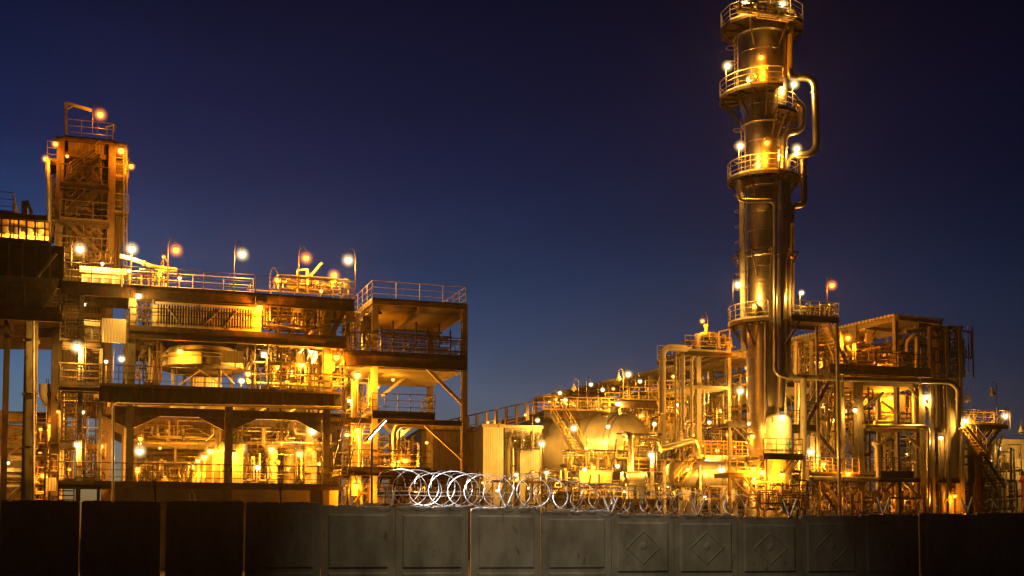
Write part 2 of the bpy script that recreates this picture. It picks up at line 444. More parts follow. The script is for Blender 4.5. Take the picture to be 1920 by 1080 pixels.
# stair tower with landings
for py, x0, x1 in ((640, 117, 190), (722, 110, 187), (905, 108, 210)):
    deck(blk, F, x0, x1, py, 0, 1.1, .08, .2, 'dark')
zl = F.Z(150, 640)
W_ = F.u3
for (px, wpx, za, zb, da, db) in ((119, 27, zW, zl, 3.0, .9), (156, 30, zl, z3, .9, 3.6), (115, 28, z3, F.Z(130, 830), .9, 3.6), (156, 30, F.Z(160, 830), z4, 3.6, .9), (113, 30, z4, 1.5, .9, 3.4)):
    s = F.S(px, 700); wv = F.u3 * (wpx * F.hit(px + wpx, 700)[0] * 0 + (F.S(px + wpx, 700) - s))
    stair(blk, F.pt(s, da, za), F.pt(s, db, zb), wv, 'dark')
deck(blk, F, 112, 190, 830, 2.6, 4.2, .08, .2, 'dark')
for py in (640, 722): railing(blk, F, [(F.S(112, py), .05), (F.S(188, py), .05)], F.Z(150, py), 'dark', gap=.9)
railing(blk, F, [(F.S(108, 905), .05), (F.S(210, 905), .05)], z4, 'dark', gap=.8)
# thin vent pipe in front of the stair tower (yellowish)
# upper stairs, ladder stair
stair(blk, F.W(655, 568, 1.0), F.W(618, 634, 1.0), F.v3 * .9, 'dark')
stair(blk, F.W(648, 784, -.2), F.W(622, 888, -.2), F.u3 * .85, 'grey')
# ---- right wing
zr, zd2, zd3, zd4 = F.Z(700, 562), F.Z(700, 662), F.Z(700, 777), F.Z(700, 880)
wing = thing('steel_platform_wing', 'steel and concrete platform wing with overhanging top slab and diagonal braces', 'platform', F.pt(F.S(780, 850), 4, 0))
s7, s8 = F.S(698, 575), F.S(874, 575)
for px, w in ((701, .34), (870, .32)):
    column(wing, F, px, 570, .25, w, 'light')
    s = F.S(px, 850, .25)
    P_(lambda M: M.ibar(F.pt(s, 7.8, 0), F.pt(s, 7.8, zr - .3), .34, .34, up=F.v3), 'column', 'grey', wing)
P_(lambda M: M.obox(F, s7, s8, 0, 8.2, zr - .16, zr), 'roof_slab', 'slab', wing)
M = MB()
for d in (.05, 8.1): M.bar(F.pt(s7, d, zr - .2), F.pt(s8, d, zr - .2), .1, .07)
for s in (s7 + .05, s8 - .05): M.ibar(F.pt(s, .1, zr - .42), F.pt(s, 8, zr - .42), .16, .48)
M.ibar(F.pt((s7 + s8) / 2, .1, zr - .36), F.pt((s7 + s8) / 2, 8, zr - .36), .14, .36)
M.build('roof_beam', 'grey', wing)
railing(wing, F, [(s7, .03), (s8, .03), (s8, 8), (s7, 8)], zr, 'light', gap=1.35, closed=True)
e0, e1 = F.S(650, 662), F.S(876, 668)
M = MB(); M.obox(F, e0, e1, 0, 8, zd2 - .14, zd2)
for d in (.08, 4, 7.9): M.ibar(F.pt(e0, d, zd2 - .45), F.pt(e1, d, zd2 - .45), .24, .6)
for i in range(6): M.ibar(F.pt(e0 + .1 + (e1 - e0 - .2) * i / 5, .2, zd2 - .3), F.pt(e0 + .1 + (e1 - e0 - .2) * i / 5, 7.8, zd2 - .3), .1, .3)
M.build('deck', 'dark', wing)
P_(lambda M: M.obox(F, e0 + .2, e1 - .1, .3, 7.8, zd2 - .80, zd2 - .76), 'soffit_sheet', 'slab', wing)
railing(wing, F, [(F.S(655, 660), .05), (F.S(874, 660), .05), (F.S(874, 660), 7.9)], zd2, 'dark', gap=1.1)
q0, q1 = F.S(692, 778), F.S(808, 780)
M = MB(); M.obox(F, q0, q1, -.9, 2.2, zd3 - .08, zd3)
for d in (-.85, .2, 2.1): M.ibar(F.pt(q0, d, zd3 - .2), F.pt(q1, d, zd3 - .2), .12, .22)
M.build('balcony_deck', 'dark', wing)
railing(wing, F, [(q0, 2.1), (q0, -.85), (q1, -.85), (q1, 2.1)], zd3, 'grey', gap=.7)
beam(wing, F, 645, 866, 789, .25, .3, .2, 'dark', pyx=700)
beam(wing, F, 690, 866, 795, 7.8, .4, .2, 'grey', pyx=700)
deck(wing, F, 640, 872, 880, 0, 3.2, .1, .26, 'dark', pyx=700)
railing(wing, F, [(F.S(645, 880), .05), (F.S(808, 880), .05)], zd4, 'dark', gap=1.0)
railing(wing, F, [(F.S(645, 880), 3.1), (F.S(808, 880), 3.1)], zd4, 'grey', gap=1.3)
for a, b, d in (((793, 683), (866, 756), .25), ((797, 797), (866, 860), .25), ((787, 686), (715, 742), 4.2), ((775, 797), (712, 846), 4.2), ((720, 797), (768, 850), 7.6)):
    brace(wing, F, a, b, d, .17, 'light')
one_ = thing('cable_tray_rack', 'tall rack of stacked cable trays on second deck under the overhanging slab', 'rack', F.pt(F.S(790, 640, 3), 3, zd2))
M = MB(); x0, x1 = F.S(712, 640, 3.5), F.S(862, 640, 3.5)
for i in range(9):
    z = zd2 + .15 + i * .22
    for d in (3.2, 3.9): M.bar(F.pt(x0, d, z), F.pt(x1 - (i % 3) * .6, d, z), .03, .09)
M.build('tray', 'grey', one_)
M = MB()
for i in range(8): 
    s = x0 + (x1 - x0) * i / 7; M.bar(F.pt(s, 3.1, zd2), F.pt(s, 3.1, zd2 + 2.1 + (i % 2) * .35), .09)
M.build('upright', 'grey', one_)
# ---- equipment on the block
fin = thing('finned_air_cooler', 'long ribbed air cooler box on the second deck below the top walkway', 'air cooler', F.pt(F.S(388, 612), 1.6, z2))
x0, x1 = F.S(294, 600, .6), F.S(482, 605, .6); zc0, zc1 = z2 + .25, F.Z(300, 569, .6)
P_(lambda M: M.obox(F, x0, x1, .75, 2.6, zc0, zc1 - .05), 'casing', 'dark', fin)
M = MB()
for i in range(38):
    s = x0 + (x1 - x0) * i / 37; M.obox(F, s - .025, s + .025, .42, .75, zc0, zc1)
M.build('fin', 'light', fin)
M = MB()
for z in (zc1, zc0): M.bar(F.pt(x0 - .1, .4, z), F.pt(x1 + .1, .4, z), .08, .12)
M.bar(F.pt(x0 + .5, .36, zc1 - .2), F.pt(x0 + 1.2, .36, zc0 + .1), .06); M.bar(F.pt(x1 - 1.8, .36, zc0 + .1), F.pt(x1 - 1.1, .36, zc1 - .2), .06); M.bar(F.pt(x0 + 2.4, .36, zc0 + .1), F.pt(x0 + 3.3, .36, zc1 - .2), .06)
M.build('frame', 'light', fin)
for e in (x0, x1): P_(lambda M: M.obox(F, e - .22, e + .22, .5, 2.7, zc0 - .1, zc1 - .1), 'header_box', 'light', fin)
M = MB()
for s in (x0 + .4, x1 - .4):
    for d in (.9, 2.4): M.bar(F.pt(s, d, z2), F.pt(s, d, zc0 + .1), .12)
M.build('leg', 'grey', fin)
# drum tank hanging under the second deck
tk = thing('round_drum_tank', 'wide round tank with dark dished bottom above crossed braces', 'tank', F.pt(F.S(380, 700, 2.8), 2.8, z3))
s = F.S(380, 684, 2.8); zt = F.Z(380, 684, .6); R0 = (F.S(458, 684, 2.8) - F.S(302, 684, 2.8)) / 2
c = F.pt(s, 2.8, zt); H = z2 - .6 - zt
P_(lambda M: M.lathe(c, (0, 0, 1), [(R0, 0), (R0, H * .62), (R0 * .82, H)], 40), 'shell', 'light', tk)
P_(lambda M: M.lathe(c, (0, 0, 1), [(0, -.32), (R0 * .5, -.27), (R0 * .85, -.12), (R0 + .04, 0), (R0 + .04, .06)], 40), 'bottom', 'dark', tk)
M = MB(); M.ring(c + U * .5, (0, 0, 1), R0 + .02, .04, 40); M.ring(c + U * (H * .62), (0, 0, 1), R0 + .02, .05, 40)
for i in range(14):
    a = i * math.tau / 14; M.bar(c + Vector((math.cos(a), math.sin(a), 0)) * (R0 + .03), c + Vector((math.cos(a), math.sin(a), 0)) * (R0 + .03) + U * .8, .05)
M.build('stiffener', 'grey', tk)
for a in (.7, 2.4, 3.9, 5.5):
    p = c + Vector((math.cos(a), math.sin(a), 0)) * R0 * .8; P_(lambda M: M.tube([Vector((p.x, p.y, z3)), p], .09, 8), 'leg', 'grey', tk)
M = MB()
for a, b in (((335, 752 - 30), (400, 678)), ((350, 678), (415, 720)), ((400, 678), (440, 720))): M.bar(F.W(*a, .9), F.W(*b, .9), .06)
M.build('cross_brace', 'light', tk)
P_(lambda M: M.obox(F, F.S(414, 670, .5), F.S(456, 670, .5), .42, .47, F.Z(414, 680, .5), F.Z(414, 657, .5)), 'gauge_panel', 'white', tk)
bx = thing('pump_cabinet', 'pale box cabinet on the girder deck beneath the round tank', 'cabinet', F.pt(F.S(382, 722, 3), 3, z3))
P_(lambda M: M.obox(F, F.S(357, 715, 3), F.S(408, 715, 3), 2.4, 3.6, z3 + .12, z3 + .95), 'cabinet_body', 'light', bx)
P_(lambda M: [M.obox(F, F.S(x, 715, 3), F.S(x + 22, 715, 3), 2.36, 2.4, z3 + .2, z3 + .88) for x in (359, 383)], 'door', 'white', bx)
P_(lambda M: M.obox(F, F.S(358, 715, 3), F.S(407, 715, 3), 2.5, 3.5, z3, z3 + .12), 'plinth', 'dark', bx)

def cabin(label, pa, pb, py0, py1, d0, d1, nd, zf):
    t = thing('equipment_cabin', label, 'cabin', F.pt((F.S(pa, py1, d0) + F.S(pb, py1, d0)) / 2, (d0 + d1) / 2, zf))
    s0, s1 = F.S(pa, py1, d0), F.S(pb, py1, d0); zt = F.Z(pa, py0, d0)
    P_(lambda M: M.obox(F, s0, s1, d0, d1, zf, zt - .3), 'wall', 'white', t)
    P_(lambda M: M.obox(F, s0 - .1, s1 + .1, d0 - .15, d1 + .1, zt - .3, zt), 'roof_fascia', 'white', t)
    w = (s1 - s0) / nd
    for i in range(nd):
        a, b = s0 + i * w + w * .12, s0 + (i + 1) * w - w * .12
        o = P_(lambda M: M.obox(F, a, b, d0 - .04, d0 - .005, zf + .1, zt - .42), 'door', 'grey', t)
        P_(lambda M: M.obox(F, b - .14, b - .08, d0 - .08, d0 - .045, zf + .5, zf + .66), 'handle', 'dark', o)
    return t
cabin('white equipment cabin with four doors on the left end of the top walkway', 153, 232, 500, 541, 1.6, 3.0, 4, zW)
cabin('small pale cabin with two doors on the stair landing below the walkway', 157, 188, 600, 640, .6 + .6, 2.2, 2, zl)
wp = thing('cladding_screen', 'white corrugated screen panel hung beside the stair landing', 'panel', F.W(213, 642, .2))
P_(lambda M: M.obox(F, F.S(191, 620, .1), F.S(236, 620, .1), .05, .12, F.Z(200, 642, .1), F.Z(200, 597, .1)), 'sheet', 'white', wp)
P_(lambda M: [M.bar(F.W(190, y, .2), F.W(243, y, .2), .1) for y in (603, 640)], 'rail', 'grey', wp)
# ducts and pipes at the right of the block
pipe_run([F.W(548, 668, 2), F.W(612, 598, 2), F.W(640, 572, 2)], .22, 'thick sloping duct rising to the right under the top walkway', 'light', name='duct', cat='duct')
pipe_run([F.W(606, 700, 1.4), F.W(606, 590, 1.4), F.W(622, 578, 1.4), F.W(640, 600, 2.6)], .26, 'pale arched duct beside the upper stairs', 'light', .7, name='duct', cat='duct')
pipe_run([F.W(662, 705, 2.2), F.W(690, 640, 2.2), F.W(700, 590, 5)], .2, 'sloping pipe beneath the left edge of the overhanging slab', 'light')
pipe_run([F.W(665, 930, .9), F.W(665, 715, .9)], .2, 'thick vertical pipe behind the ladder stair in the platform wing', 'light', flange=False)
pipe_run([F.W(676, 930, 1.5), F.W(676, 800, 1.5), F.W(690, 800, 4)], .13, 'slimmer vertical pipe next to the thick one in the wing', 'alux')
pipe_run([F.W(738, 880, 3.6), F.W(738, 795, 3.6), F.W(790, 795, 3.6)], .22, 'silver vertical pipe bending under the balcony of the wing', 'alux')
pipe_run([F.W(212, 945, -.3), F.W(212, 757, -.3), F.W(640, 764, -.3)], .07, 'thin pale standpipe running up and along below the girder', 'light', .3, seg=8)
pipe_run([F.W(225, 480, 1.2), F.W(252, 487, 1.2), F.W(292, 502, 1.2), F.W(330, 506, 2)], .12, 'sloping pipe from the left tower down to the walkway', 'light')
pipework('pipes and valves behind the railing of the top walkway near its right end', F, 515, 522, 655, 549, 1.4, 3.8, 22, .03, .08, seed=3)
jc = thing('walkway_jib', 'small slanted jib crane on the top walkway by the amber pole', 'crane', F.W(576, 548, 2.2))
P_(lambda M: M.bar(F.W(576, 550, 2.2), F.W(576, 505, 2.2), .14), 'mast', 'light', jc)
P_(lambda M: M.bar(F.W(573, 528, 2.2), F.W(603, 493, 2.2), .13), 'jib', 'light', jc)
P_(lambda M: M.bar(F.W(558, 507, 2.2), F.W(576, 505, 2.2), .09), 'crossbar', 'light', jc)
P_(lambda M: M.bar(F.W(558, 548, 2.2), F.W(558, 507, 2.2), .11), 'rear_post', 'light', jc)
pipework('tangle of pipes between walkway and second deck at the upper stairs', F, 484, 572, 612, 628, .8, 6, 20, .04, .16, seed=4)
pipework('dense pipework on the girder deck below the second deck', F, 462, 645, 640, 728, .8, 6.5, 34, .05, .2, seed=5)
pipework('dark pipes and drums beside the second column of the frame', F, 250, 640, 300, 722, 1, 6, 12, .05, .2, ('grey', 'dark'), seed=6)
pipework('pipes and valves around lamps on the walkway by the left tower', F, 236, 508, 320, 543, 1.3, 3, 10, .04, .1, seed=7)
pipework('small pipes and supports at second deck left of the finned cooler', F, 252, 560, 290, 612, .6, 3, 8, .04, .09, seed=8)
pipework('pipes climbing through the middle bays of the platform wing', F, 650, 690, 704, 770, 2.4, 6, 12, .05, .15, seed=9)
pipework('pipes and valves on the lower deck of the platform wing', F, 650, 815, 770, 878, 3.6, 7.2, 16, .05, .14, seed=10)
pipework('pipes below the lowest deck of the platform wing', F, 645, 892, 865, 950, 1, 7, 20, .05, .16, seed=11)
pipework('pipe loops around the stair tower at girder level', F, 108, 740, 205, 900, 3.9, 7, 26, .05, .14, ('grey', 'dark', 'alux'), seed=12)
pipework('pipes hung under the roof slab of the platform wing', F, 655, 575, 700, 655, .8, 6, 10, .05, .14, seed=13)
lv = thing('louvre_stack', 'stack of lit horizontal louvres on girder deck left of the wing', 'louvre', F.pt(F.S(572, 725, 4), 4, z3))
M = MB(); x0, x1 = F.S(545, 660, 4), F.S(604, 660, 4)
for i in range(12): 
    z = z3 + 1.0 + i * .15; M.hexa([F.pt(s, d, z + e + k) for k in (0, .02) for s, d, e in ((x0, 4, 0), (x1, 4, 0), (x1, 4.25, .1), (x0, 4.25, .1))])
M.build('slat', 'light', lv)
P_(lambda M: [M.bar(F.pt(s, 4.1, z3), F.pt(s, 4.1, z3 + 2.9), .1) for s in (x0, (x0 + x1) / 2, x1)], 'upright', 'light', lv)
# ---- inside the ground storey
wl = thing('lit_pump_house', 'long bright pump house wall receding under the girder deck', 'building', F.pt(F.S(425, 900, 2.5), 16, z4))
sW = F.S(425, 900, 2.5); zt = F.Z(425, 832, 2.5)
P_(lambda M: M.obox(F, sW, sW + .9, 2.6, 30, z4, zt), 'wall', 'white', wl)
P_(lambda M: M.obox(F, sW - .25, sW + 1.1, 2.4, 30.2, zt, zt + .12), 'roof', 'grey', wl)
for i in range(7): 
    d = 4 + i * 3.8; o = P_(lambda M: M.obox(F, sW - .04, sW - .005, d, d + 1.1, z4 + .02, z4 + 2.1), 'door', 'yellow', wl)
    P_(lambda M: M.bar(F.pt(sW - .09, d + .15, z4 + 1), F.pt(sW - .045, d + .15, z4 + 1), .1), 'handle', 'dark', o)
bw = thing('rear_cladding_wall', 'long dark ribbed wall closing the back of the ground storey', 'wall', F.pt(F.S(420, 900, 33), 33, z4))
P_(lambda M: M.obox(F, F.S(230, 900, 33), F.S(640, 900, 33), 33, 33.3, z4, z3 + 1.0), 'sheet', 'brown', bw)
P_(lambda M: [M.bar(F.pt(F.S(230, 900, 33), 32.95, z), F.pt(F.S(640, 900, 33), 32.95, z), .1, .25) for z in (z4 + 1, z4 + 2.6, z4 + 4.2, z3 - .5)], 'girt', 'grey', bw)
for k, (py, d, r, m, lb) in enumerate(((792, 10, .22, 'dark', 'upper of the thick horizontal ducts high under the girder deck'), (803, 12, .18, 'grey', 'thin horizontal pipe just below the upper duct under the girder'),
        (829, 9, .1, 'grey', 'lit horizontal pipe at mid height in the ground storey'), (848, 16, .25, 'dark', 'dark horizontal duct far back in the ground storey'), (866, 18, .12, 'grey', 'lowest horizontal pipe at the back of the ground storey'))):
    pipe_run([F.W(247, py, d), F.W(424 if k in (3, 4) else 606, py + 3, d)], r, lb, m, name='duct' if r > .2 else 'pipe')
gal = thing('inner_catwalk', 'narrow catwalk with railing crossing the back of the ground storey', 'catwalk', F.pt(F.S(330, 820, 14), 14, F.Z(330, 829, 14)))
deck(gal, F, 248, 420, 829, 14, 15.2, .08, .2, 'grey')
railing(gal, F, [(F.S(248, 829, 14), 14.05), (F.S(420, 829, 14), 14.05)], F.Z(250, 829, 14), 'light', gap=1.8)
P_(lambda M: [M.bar(F.pt(F.S(x, 829, 14), 14.5, z4), F.pt(F.S(x, 829, 14), 14.5, F.Z(250, 829, 14)), .14) for x in (255, 330, 405)], 'post', 'grey', gal)
for k, (px, y0, r, d, lb) in enumerate(((512, 842, .28, 7, 'slim yellow lit vessel right of the pump house'), (543, 815, .33, 9, 'tall lit vessel at the centre of the right bay'), (584, 818, .36, 6.5, 'thickest lit vessel beside the right column of the bay'),
        (477, 858, .3, 12, 'short lit vessel nearest the pump house end'), (560, 846, .2, 11, 'thin lit vessel standing behind the thick ones'))):
    vessel(lb, F, px, y0, 907, r, d, 'light', z4, seed=k)
pipework('pipes and pumps on the base deck in the right bay', F, 440, 850, 605, 906, 5, 13, 30, .04, .14, ('light', 'alux', 'grey'), seed=14)
pipework('overhead pipes under the girder in the right bay', F, 440, 785, 606, 845, 5, 14, 16, .05, .18, ('light', 'alux'), seed=15)
pipework('low pumps and pipes on the base deck in the left bay', F, 250, 872, 345, 906, 5, 18, 24, .04, .12, ('light', 'grey', 'alux'), seed=16)
pipework('overhead pipes and hangers under the girder in the left bay', F, 250, 785, 420, 825, 4, 12, 12, .05, .15, ('grey', 'light'), seed=17)

sl_ = thing('slatted_screen', 'dark slatted screen high at the back of the left bay under the girder', 'screen', F.pt(F.S(330, 820, 11), 11, F.Z(330, 826, 11)))
P_(lambda M: [M.obox(F, F.S(248, 800, 11), F.S(424, 800, 11), 11, 11.06, F.Z(330, 826, 11) + i * .21, F.Z(330, 826, 11) + i * .21 + .13) for i in range(8)], 'slat', 'dark', sl_)
P_(lambda M: [M.bar(F.pt(F.S(x, 800, 11), 11.15, F.Z(330, 826, 11)), F.pt(F.S(x, 800, 11), 11.15, z3 - .3), .12) for x in (250, 292, 335, 378, 420)], 'upright', 'grey', sl_)
s2_ = thing('slatted_screen', 'dark slatted screen high at the back of the right bay under the girder', 'screen', F.pt(F.S(515, 820, 15), 15, F.Z(515, 826, 15)))
P_(lambda M: [M.obox(F, F.S(435, 800, 15), F.S(606, 800, 15), 15, 15.06, F.Z(515, 838, 15) + i * .23, F.Z(515, 838, 15) + i * .23 + .12) for i in range(9)], 'slat', 'dark', s2_)
P_(lambda M: [M.bar(F.pt(F.S(x, 800, 15), 15.15, F.Z(515, 838, 15)), F.pt(F.S(x, 800, 15), 15.15, z3 - .3), .12) for x in (437, 480, 523, 566, 604)], 'upright', 'grey', s2_)
framing('thin steel framing and railings on the girder deck right half', F, 470, 645, 640, 724, 1.2, 5, 3, 7, 5)
framing('thin steel framing between walkway and second deck', F, 490, 570, 640, 630, 1.2, 6, 4, 6, 3)
framing('thin steel framing in the platform wing lower storey', F, 655, 800, 735, 880, 3.5, 6.5, 5, 4, 4)
framing('thin steel framing below the wing lowest deck', F, 645, 890, 860, 950, .8, 5, 6, 8, 3)
# =============================================================== LEFT TOWER AND FAR LEFT
TD = 5.0
zt0, zt1 = 0.0, F.Z(160, 262, TD)
tw = thing('furnace_tower', 'tall clad tower with steel columns, diagonal braces and lamps at the far left', 'tower', F.pt(F.S(160, 850, TD), TD + 2.2, 0))
sL, sR = F.S(104, 420, TD), F.S(214, 420, TD); sI = F.S(121, 420, TD); sJ = F.S(196, 420, TD)
zb = F.Z(160, 600, TD)
P_(lambda M: M.obox(F, sI, sR - .1, TD + .9, TD + 4.6, F.Z(160, 770, TD), zt1 - .3), 'cladding', 'clad2', tw)
P_(lambda M: M.obox(F, sI + .1, sJ, TD + .3, TD + .86, F.Z(150, 290, TD), zt1 - .1), 'top_panel', 'brown', tw)
P_(lambda M: M.obox(F, sR - .1, sR + .45, TD + .5, TD + 4.2, F.Z(160, 500, TD), F.Z(160, 290, TD)), 'side_panel', 'clad2', tw)
for s in (sL, sR - .35):
    for d in (TD + .2, TD + 4.8): P_(lambda M: M.ibar(F.pt(s + .18, d, 0), F.pt(s + .18, d, zt1), .4, .4, up=F.v3), 'column', 'rustc', tw)
for py in (290, 345, 420, 470, 590, 690): 
    z = F.Z(160, py, TD); P_(lambda M: M.ibar(F.pt(sL, TD + .2, z), F.pt(sR, TD + .2, z), .16, .26), 'tie_beam', 'rustc', tw)
for a, b in (((121, 338), (192, 290)), ((121, 350), (192, 420)), ((192, 350), (130, 420)), ((192, 420), (121, 470)), ((121, 360), (192, 440)), ((150, 290), (192, 345))):
    brace(tw, F, a, b, TD + .15, .13, 'rustc')
P_(lambda M: M.obox(F, sL - .1, sR + .5, TD - .2, TD + 5, zt1 - .12, zt1), 'roof_deck', 'dark', tw)
for a, b in (((212, 250), (238, 275)),): pass
railing(tw, F, [(F.S(122, 250, TD), TD), (F.S(213, 250, TD), TD), (F.S(213, 250, TD), TD + 4.5), (F.S(122, 250, TD), TD + 4.5)], zt1, 'grey', gap=1.0, closed=True)
sk = [F.S(121, 330, TD), F.S(240, 330, TD)]
for py, x0, x1 in ((330, 212, 241), (398, 212, 241), (415, 88, 120), (300, 88, 112)):
    z, a, b = deck(tw, F, x0, x1, py, TD, TD + 2, .07, .14, 'dark', joist=.8)
    railing(tw, F, [(a, TD + .04), (b, TD + .04)], z, 'grey', gap=.7)
P_(lambda M: M.obox(F, F.S(121, 406, TD), F.S(132, 406, TD), TD + .1, TD + .8, F.Z(120, 408, TD), F.Z(120, 388, TD)), 'junction_box', 'light', tw)
for k, z in enumerate((F.Z(160, 268, TD),)): 
    P_(lambda M: [M.bar(F.pt(sR + .1, TD + .1, zt1 - .1), F.W(236, 272, TD + .1), .12), M.bar(F.W(236, 272, TD + .1), F.W(236, 300, TD + .1), .12)], 'davit_bracket', 'grey', tw)
lad = P_(lambda M: [M.tube([F.W(x, 600, TD - .1), F.W(x, 270, TD - .1)], .03, 5) for x in (232, 238)] + [M.tube([F.W(232, 280 + 7 * i, TD - .1), F.W(238, 280 + 7 * i, TD - .1)], .018, 4) for i in range(46)], 'ladder', 'grey', tw)
for (x0, y0, x1, y1) in ((190, 345, 122, 410), (122, 412, 190, 478), (188, 296, 125, 343)): stair(tw, F.W(x0, y0, TD - .55), F.W(x1, y1, TD - .55), F.v3 * .6, 'dark', 'rustc')
for py in (343, 410, 478): 
    z, a, b = deck(tw, F, 112, 205, py, TD - .75, TD + .1, .05, .14, 'dark', joist=1.2); railing(tw, F, [(a, TD - .72), (b, TD - .72)], z, 'rustc', gap=.8)
cr = thing('roof_davit', 'small davit crane frame on the roof of the left tower', 'crane', F.W(124, 252, TD + 1))
P_(lambda M: M.bar(F.W(124, 262, TD + 1), F.W(124, 192, TD + 1), .16), 'mast', 'light', cr)
P_(lambda M: M.bar(F.W(124, 193, TD + 1), F.W(172, 207, TD + 1), .12, .16), 'jib', 'light', cr)
P_(lambda M: M.bar(F.W(126, 205, TD + 1), F.W(139, 197, TD + 1), .08), 'strut', 'light', cr)
P_(lambda M: [M.bar(F.W(200, 262, TD + .4), F.W(200, 238, TD + .4), .07), M.bar(F.W(200, 238, TD + .4), F.W(215, 234, TD + .4), .07), M.bar(F.W(215, 234, TD + .4), F.W(215, 246, TD + .4), .07)], 'hook_arm', 'light', cr)
pipe_run([F.W(229, 455, TD + 1), F.W(229, 345, TD + 1), F.W(235, 338, TD + 1), F.W(235, 290, TD + 1)], .16, 'pipe climbing the right side of the left tower', 'alux')
pipe_run([F.W(91, 440, TD - .3), F.W(91, 300, TD - .3)], .09, 'thin pole pipe on the left side of the left tower', 'light', flange=False)
pipework('valves and pipes packed between braces on the tower face', F, 122, 300, 192, 350, TD + .3, TD + .85, 14, .03, .1, ('grey', 'dark', 'light'), seed=21)
pipework('pipes around the foot of the left tower above the walkway', F, 135, 470, 215, 500, TD - 1.5, TD, 10, .04, .1, ('light', 'grey'), seed=22)
pipework('pipes clinging to the left edge of the tower', F, 92, 320, 106, 450, TD, TD + 2, 10, .03, .09, ('grey', 'light'), seed=23)
# dark hopper house at the left edge
hp = thing('hopper_house', 'dark elevated hopper house cut by the left edge of the photo', 'hopper', F.pt(F.S(40, 850, 1), 3, F.Z(40, 590, 0)))
zA, zB, zC = F.Z(60, 458, 0), F.Z(60, 520, 0), F.Z(60, 566, 0)
sa0, sb0 = F.S(-90, 500), F.S(119, 500)
P_(lambda M: M.obox(F, sa0, sb0, 0, 6, zB, zA), 'casing', 'dark', hp)
P_(lambda M: M.hexa([F.pt(s, d, z) for z, e in ((zC, 1.2), (zB, 0)) for s, d in ((sa0 + e * 2, e), (sb0 - e * .8, e), (sb0 - e * .8, 6 - e), (sa0 + e * 2, 6 - e))]), 'cone', 'dark', hp)
M = MB()
for i in range(9): s = sa0 + (sb0 - sa0) * i / 8; M.obox(F, s - .04, s + .04, -.09, 0, zB, zA)
M.bar(F.W(70, 518, -.12), F.W(105, 475, -.12), .14)
M.build('stiffener', 'grey', hp)
P_(lambda M: M.obox(F, sa0, F.S(96, 455), -.1, 6.1, zA, zA + .12), 'upper_deck', 'dark', hp)
zE, zG = F.Z(40, 412, 0), F.Z(40, 402, 0)
P_(lambda M: M.obox(F, sa0, F.S(90, 410), -.2, 6.2, zE, zG), 'canopy', 'dark', hp)
P_(lambda M: [M.bar(F.W(x, 457, .1), F.W(x, 410, .1), .08) for x in (3, 19, 35, 50, 66, 84)], 'post', 'dark', hp)
P_(lambda M: M.obox(F, sa0, F.S(88, 450), 3.2, 3.4, zA, zE), 'rear_wall', 'white', hp)
railing(hp, F, [(sa0, 0), (F.S(92, 455), 0)], zA + .12, 'dark', gap=.6)
railing(hp, F, [(sa0, 0), (F.S(24, 400), 0), (F.S(24, 400), 4)], zG, 'grey', gap=.8)
P_(lambda M: [M.bar(F.W(46, 402, 1), F.W(46, 378, 1), .3), M.bar(F.W(50, 376, .8), F.W(60, 402, .8), .16)], 'hoist', 'light', hp)
P_(lambda M: [M.lathe(F.W(x, 426, 2), (0, 0, 1), [(0, -.4), (.3, -.3), (.34, .1), (.2, .3), (0, .3)], 12) for x in (8, 30, 52, 74)], 'motor', 'light', hp)
ps = thing('column_platform', 'railed platform on a thick steel column below the hopper house', 'platform', F.pt(F.S(55, 930, -.6), -.6, 0))
z, a, b = deck(ps, F, -90, 117, 570, -.4, 5, .12, .5, 'dark')
railing(ps, F, [(a, -.35), (F.S(112, 570, -.4), -.35)], z, 'dark', gap=.8)
P_(lambda M: M.obox(F, F.S(42, 800, .6), F.S(67, 800, .6), .6, 1.3, 0, z - .5), 'column', 'grey', ps)
M = MB()
for py in (640, 740, 840): zz = F.Z(50, py, .6); M.obox(F, F.S(39, 800, .6), F.S(70, 800, .6), .5, 1.4, zz, zz + .09)
M.build('column_collar', 'grey', ps)
P_(lambda M: M.tube([F.W(63, 950, .4), F.W(63, 590, .4)], .05, 6), 'conduit', 'light', ps)
column(ps, F, 8, 590, 3, .3, 'dark'); column(ps, F, 100, 590, 4.6, .35, 'dark')
bd = pipe_run([F.W(-120, 622, 16), F.W(175, 626, 16)], 1.05, 'very thick horizontal brown duct behind the left steel column', 'slab', name='duct', cat='duct', flange=False, seg=24)
pr = thing('pipe_rack', 'low steel pipe rack with latticed trusses behind the left column', 'pipe rack', F.pt(F.S(40, 930, 9), 9, 0))
for px in (2, 95): column(pr, F, px, 770, 9, .4, 'grey')
for py in (800, 826, 858, 880, 905): beam(pr, F, -40, 112, py, 9, .22, .2, 'grey')
for x in (-30, 8, 46, 84):
    brace(pr, F, (x, 826), (x + 36, 800), 9, .12); brace(pr, F, (x, 858), (x + 36, 832), 9, .12); brace(pr, F, (x, 935), (x + 36, 908), 9, .12)
for k, (py, r, lb) in enumerate(((782, .36, 'topmost thick pipe'), (820, .16, 'second thin pipe'), (846, .2, 'third pipe'), (888, .3, 'fourth thick pipe'), (914, .2, 'lowest pipe'))):
    pipe_run([F.W(-60, py, 9.6), F.W(118, py + 2, 9.6)], r, lb + ' lying along the low rack at the left edge', ('slab', 'light', 'grey', 'light', 'light')[k])
M = MB(); M.obox(F, F.S(-30, 830, 13), F.S(110, 830, 13), 13, 13.3, 0, F.Z(40, 800, 13)); 
rb = thing('rear_shed', 'low pale shed glimpsed through the pipe rack at the left', 'building', F.pt(F.S(40, 930, 13), 13, 0))
M.build('wall', 'white', rb)
P_(lambda M: M.obox(F, F.S(-34, 830, 13), F.S(114, 830, 13), 12.8, 16, F.Z(40, 800, 13), F.Z(40, 797, 13)), 'roof', 'grey', rb)
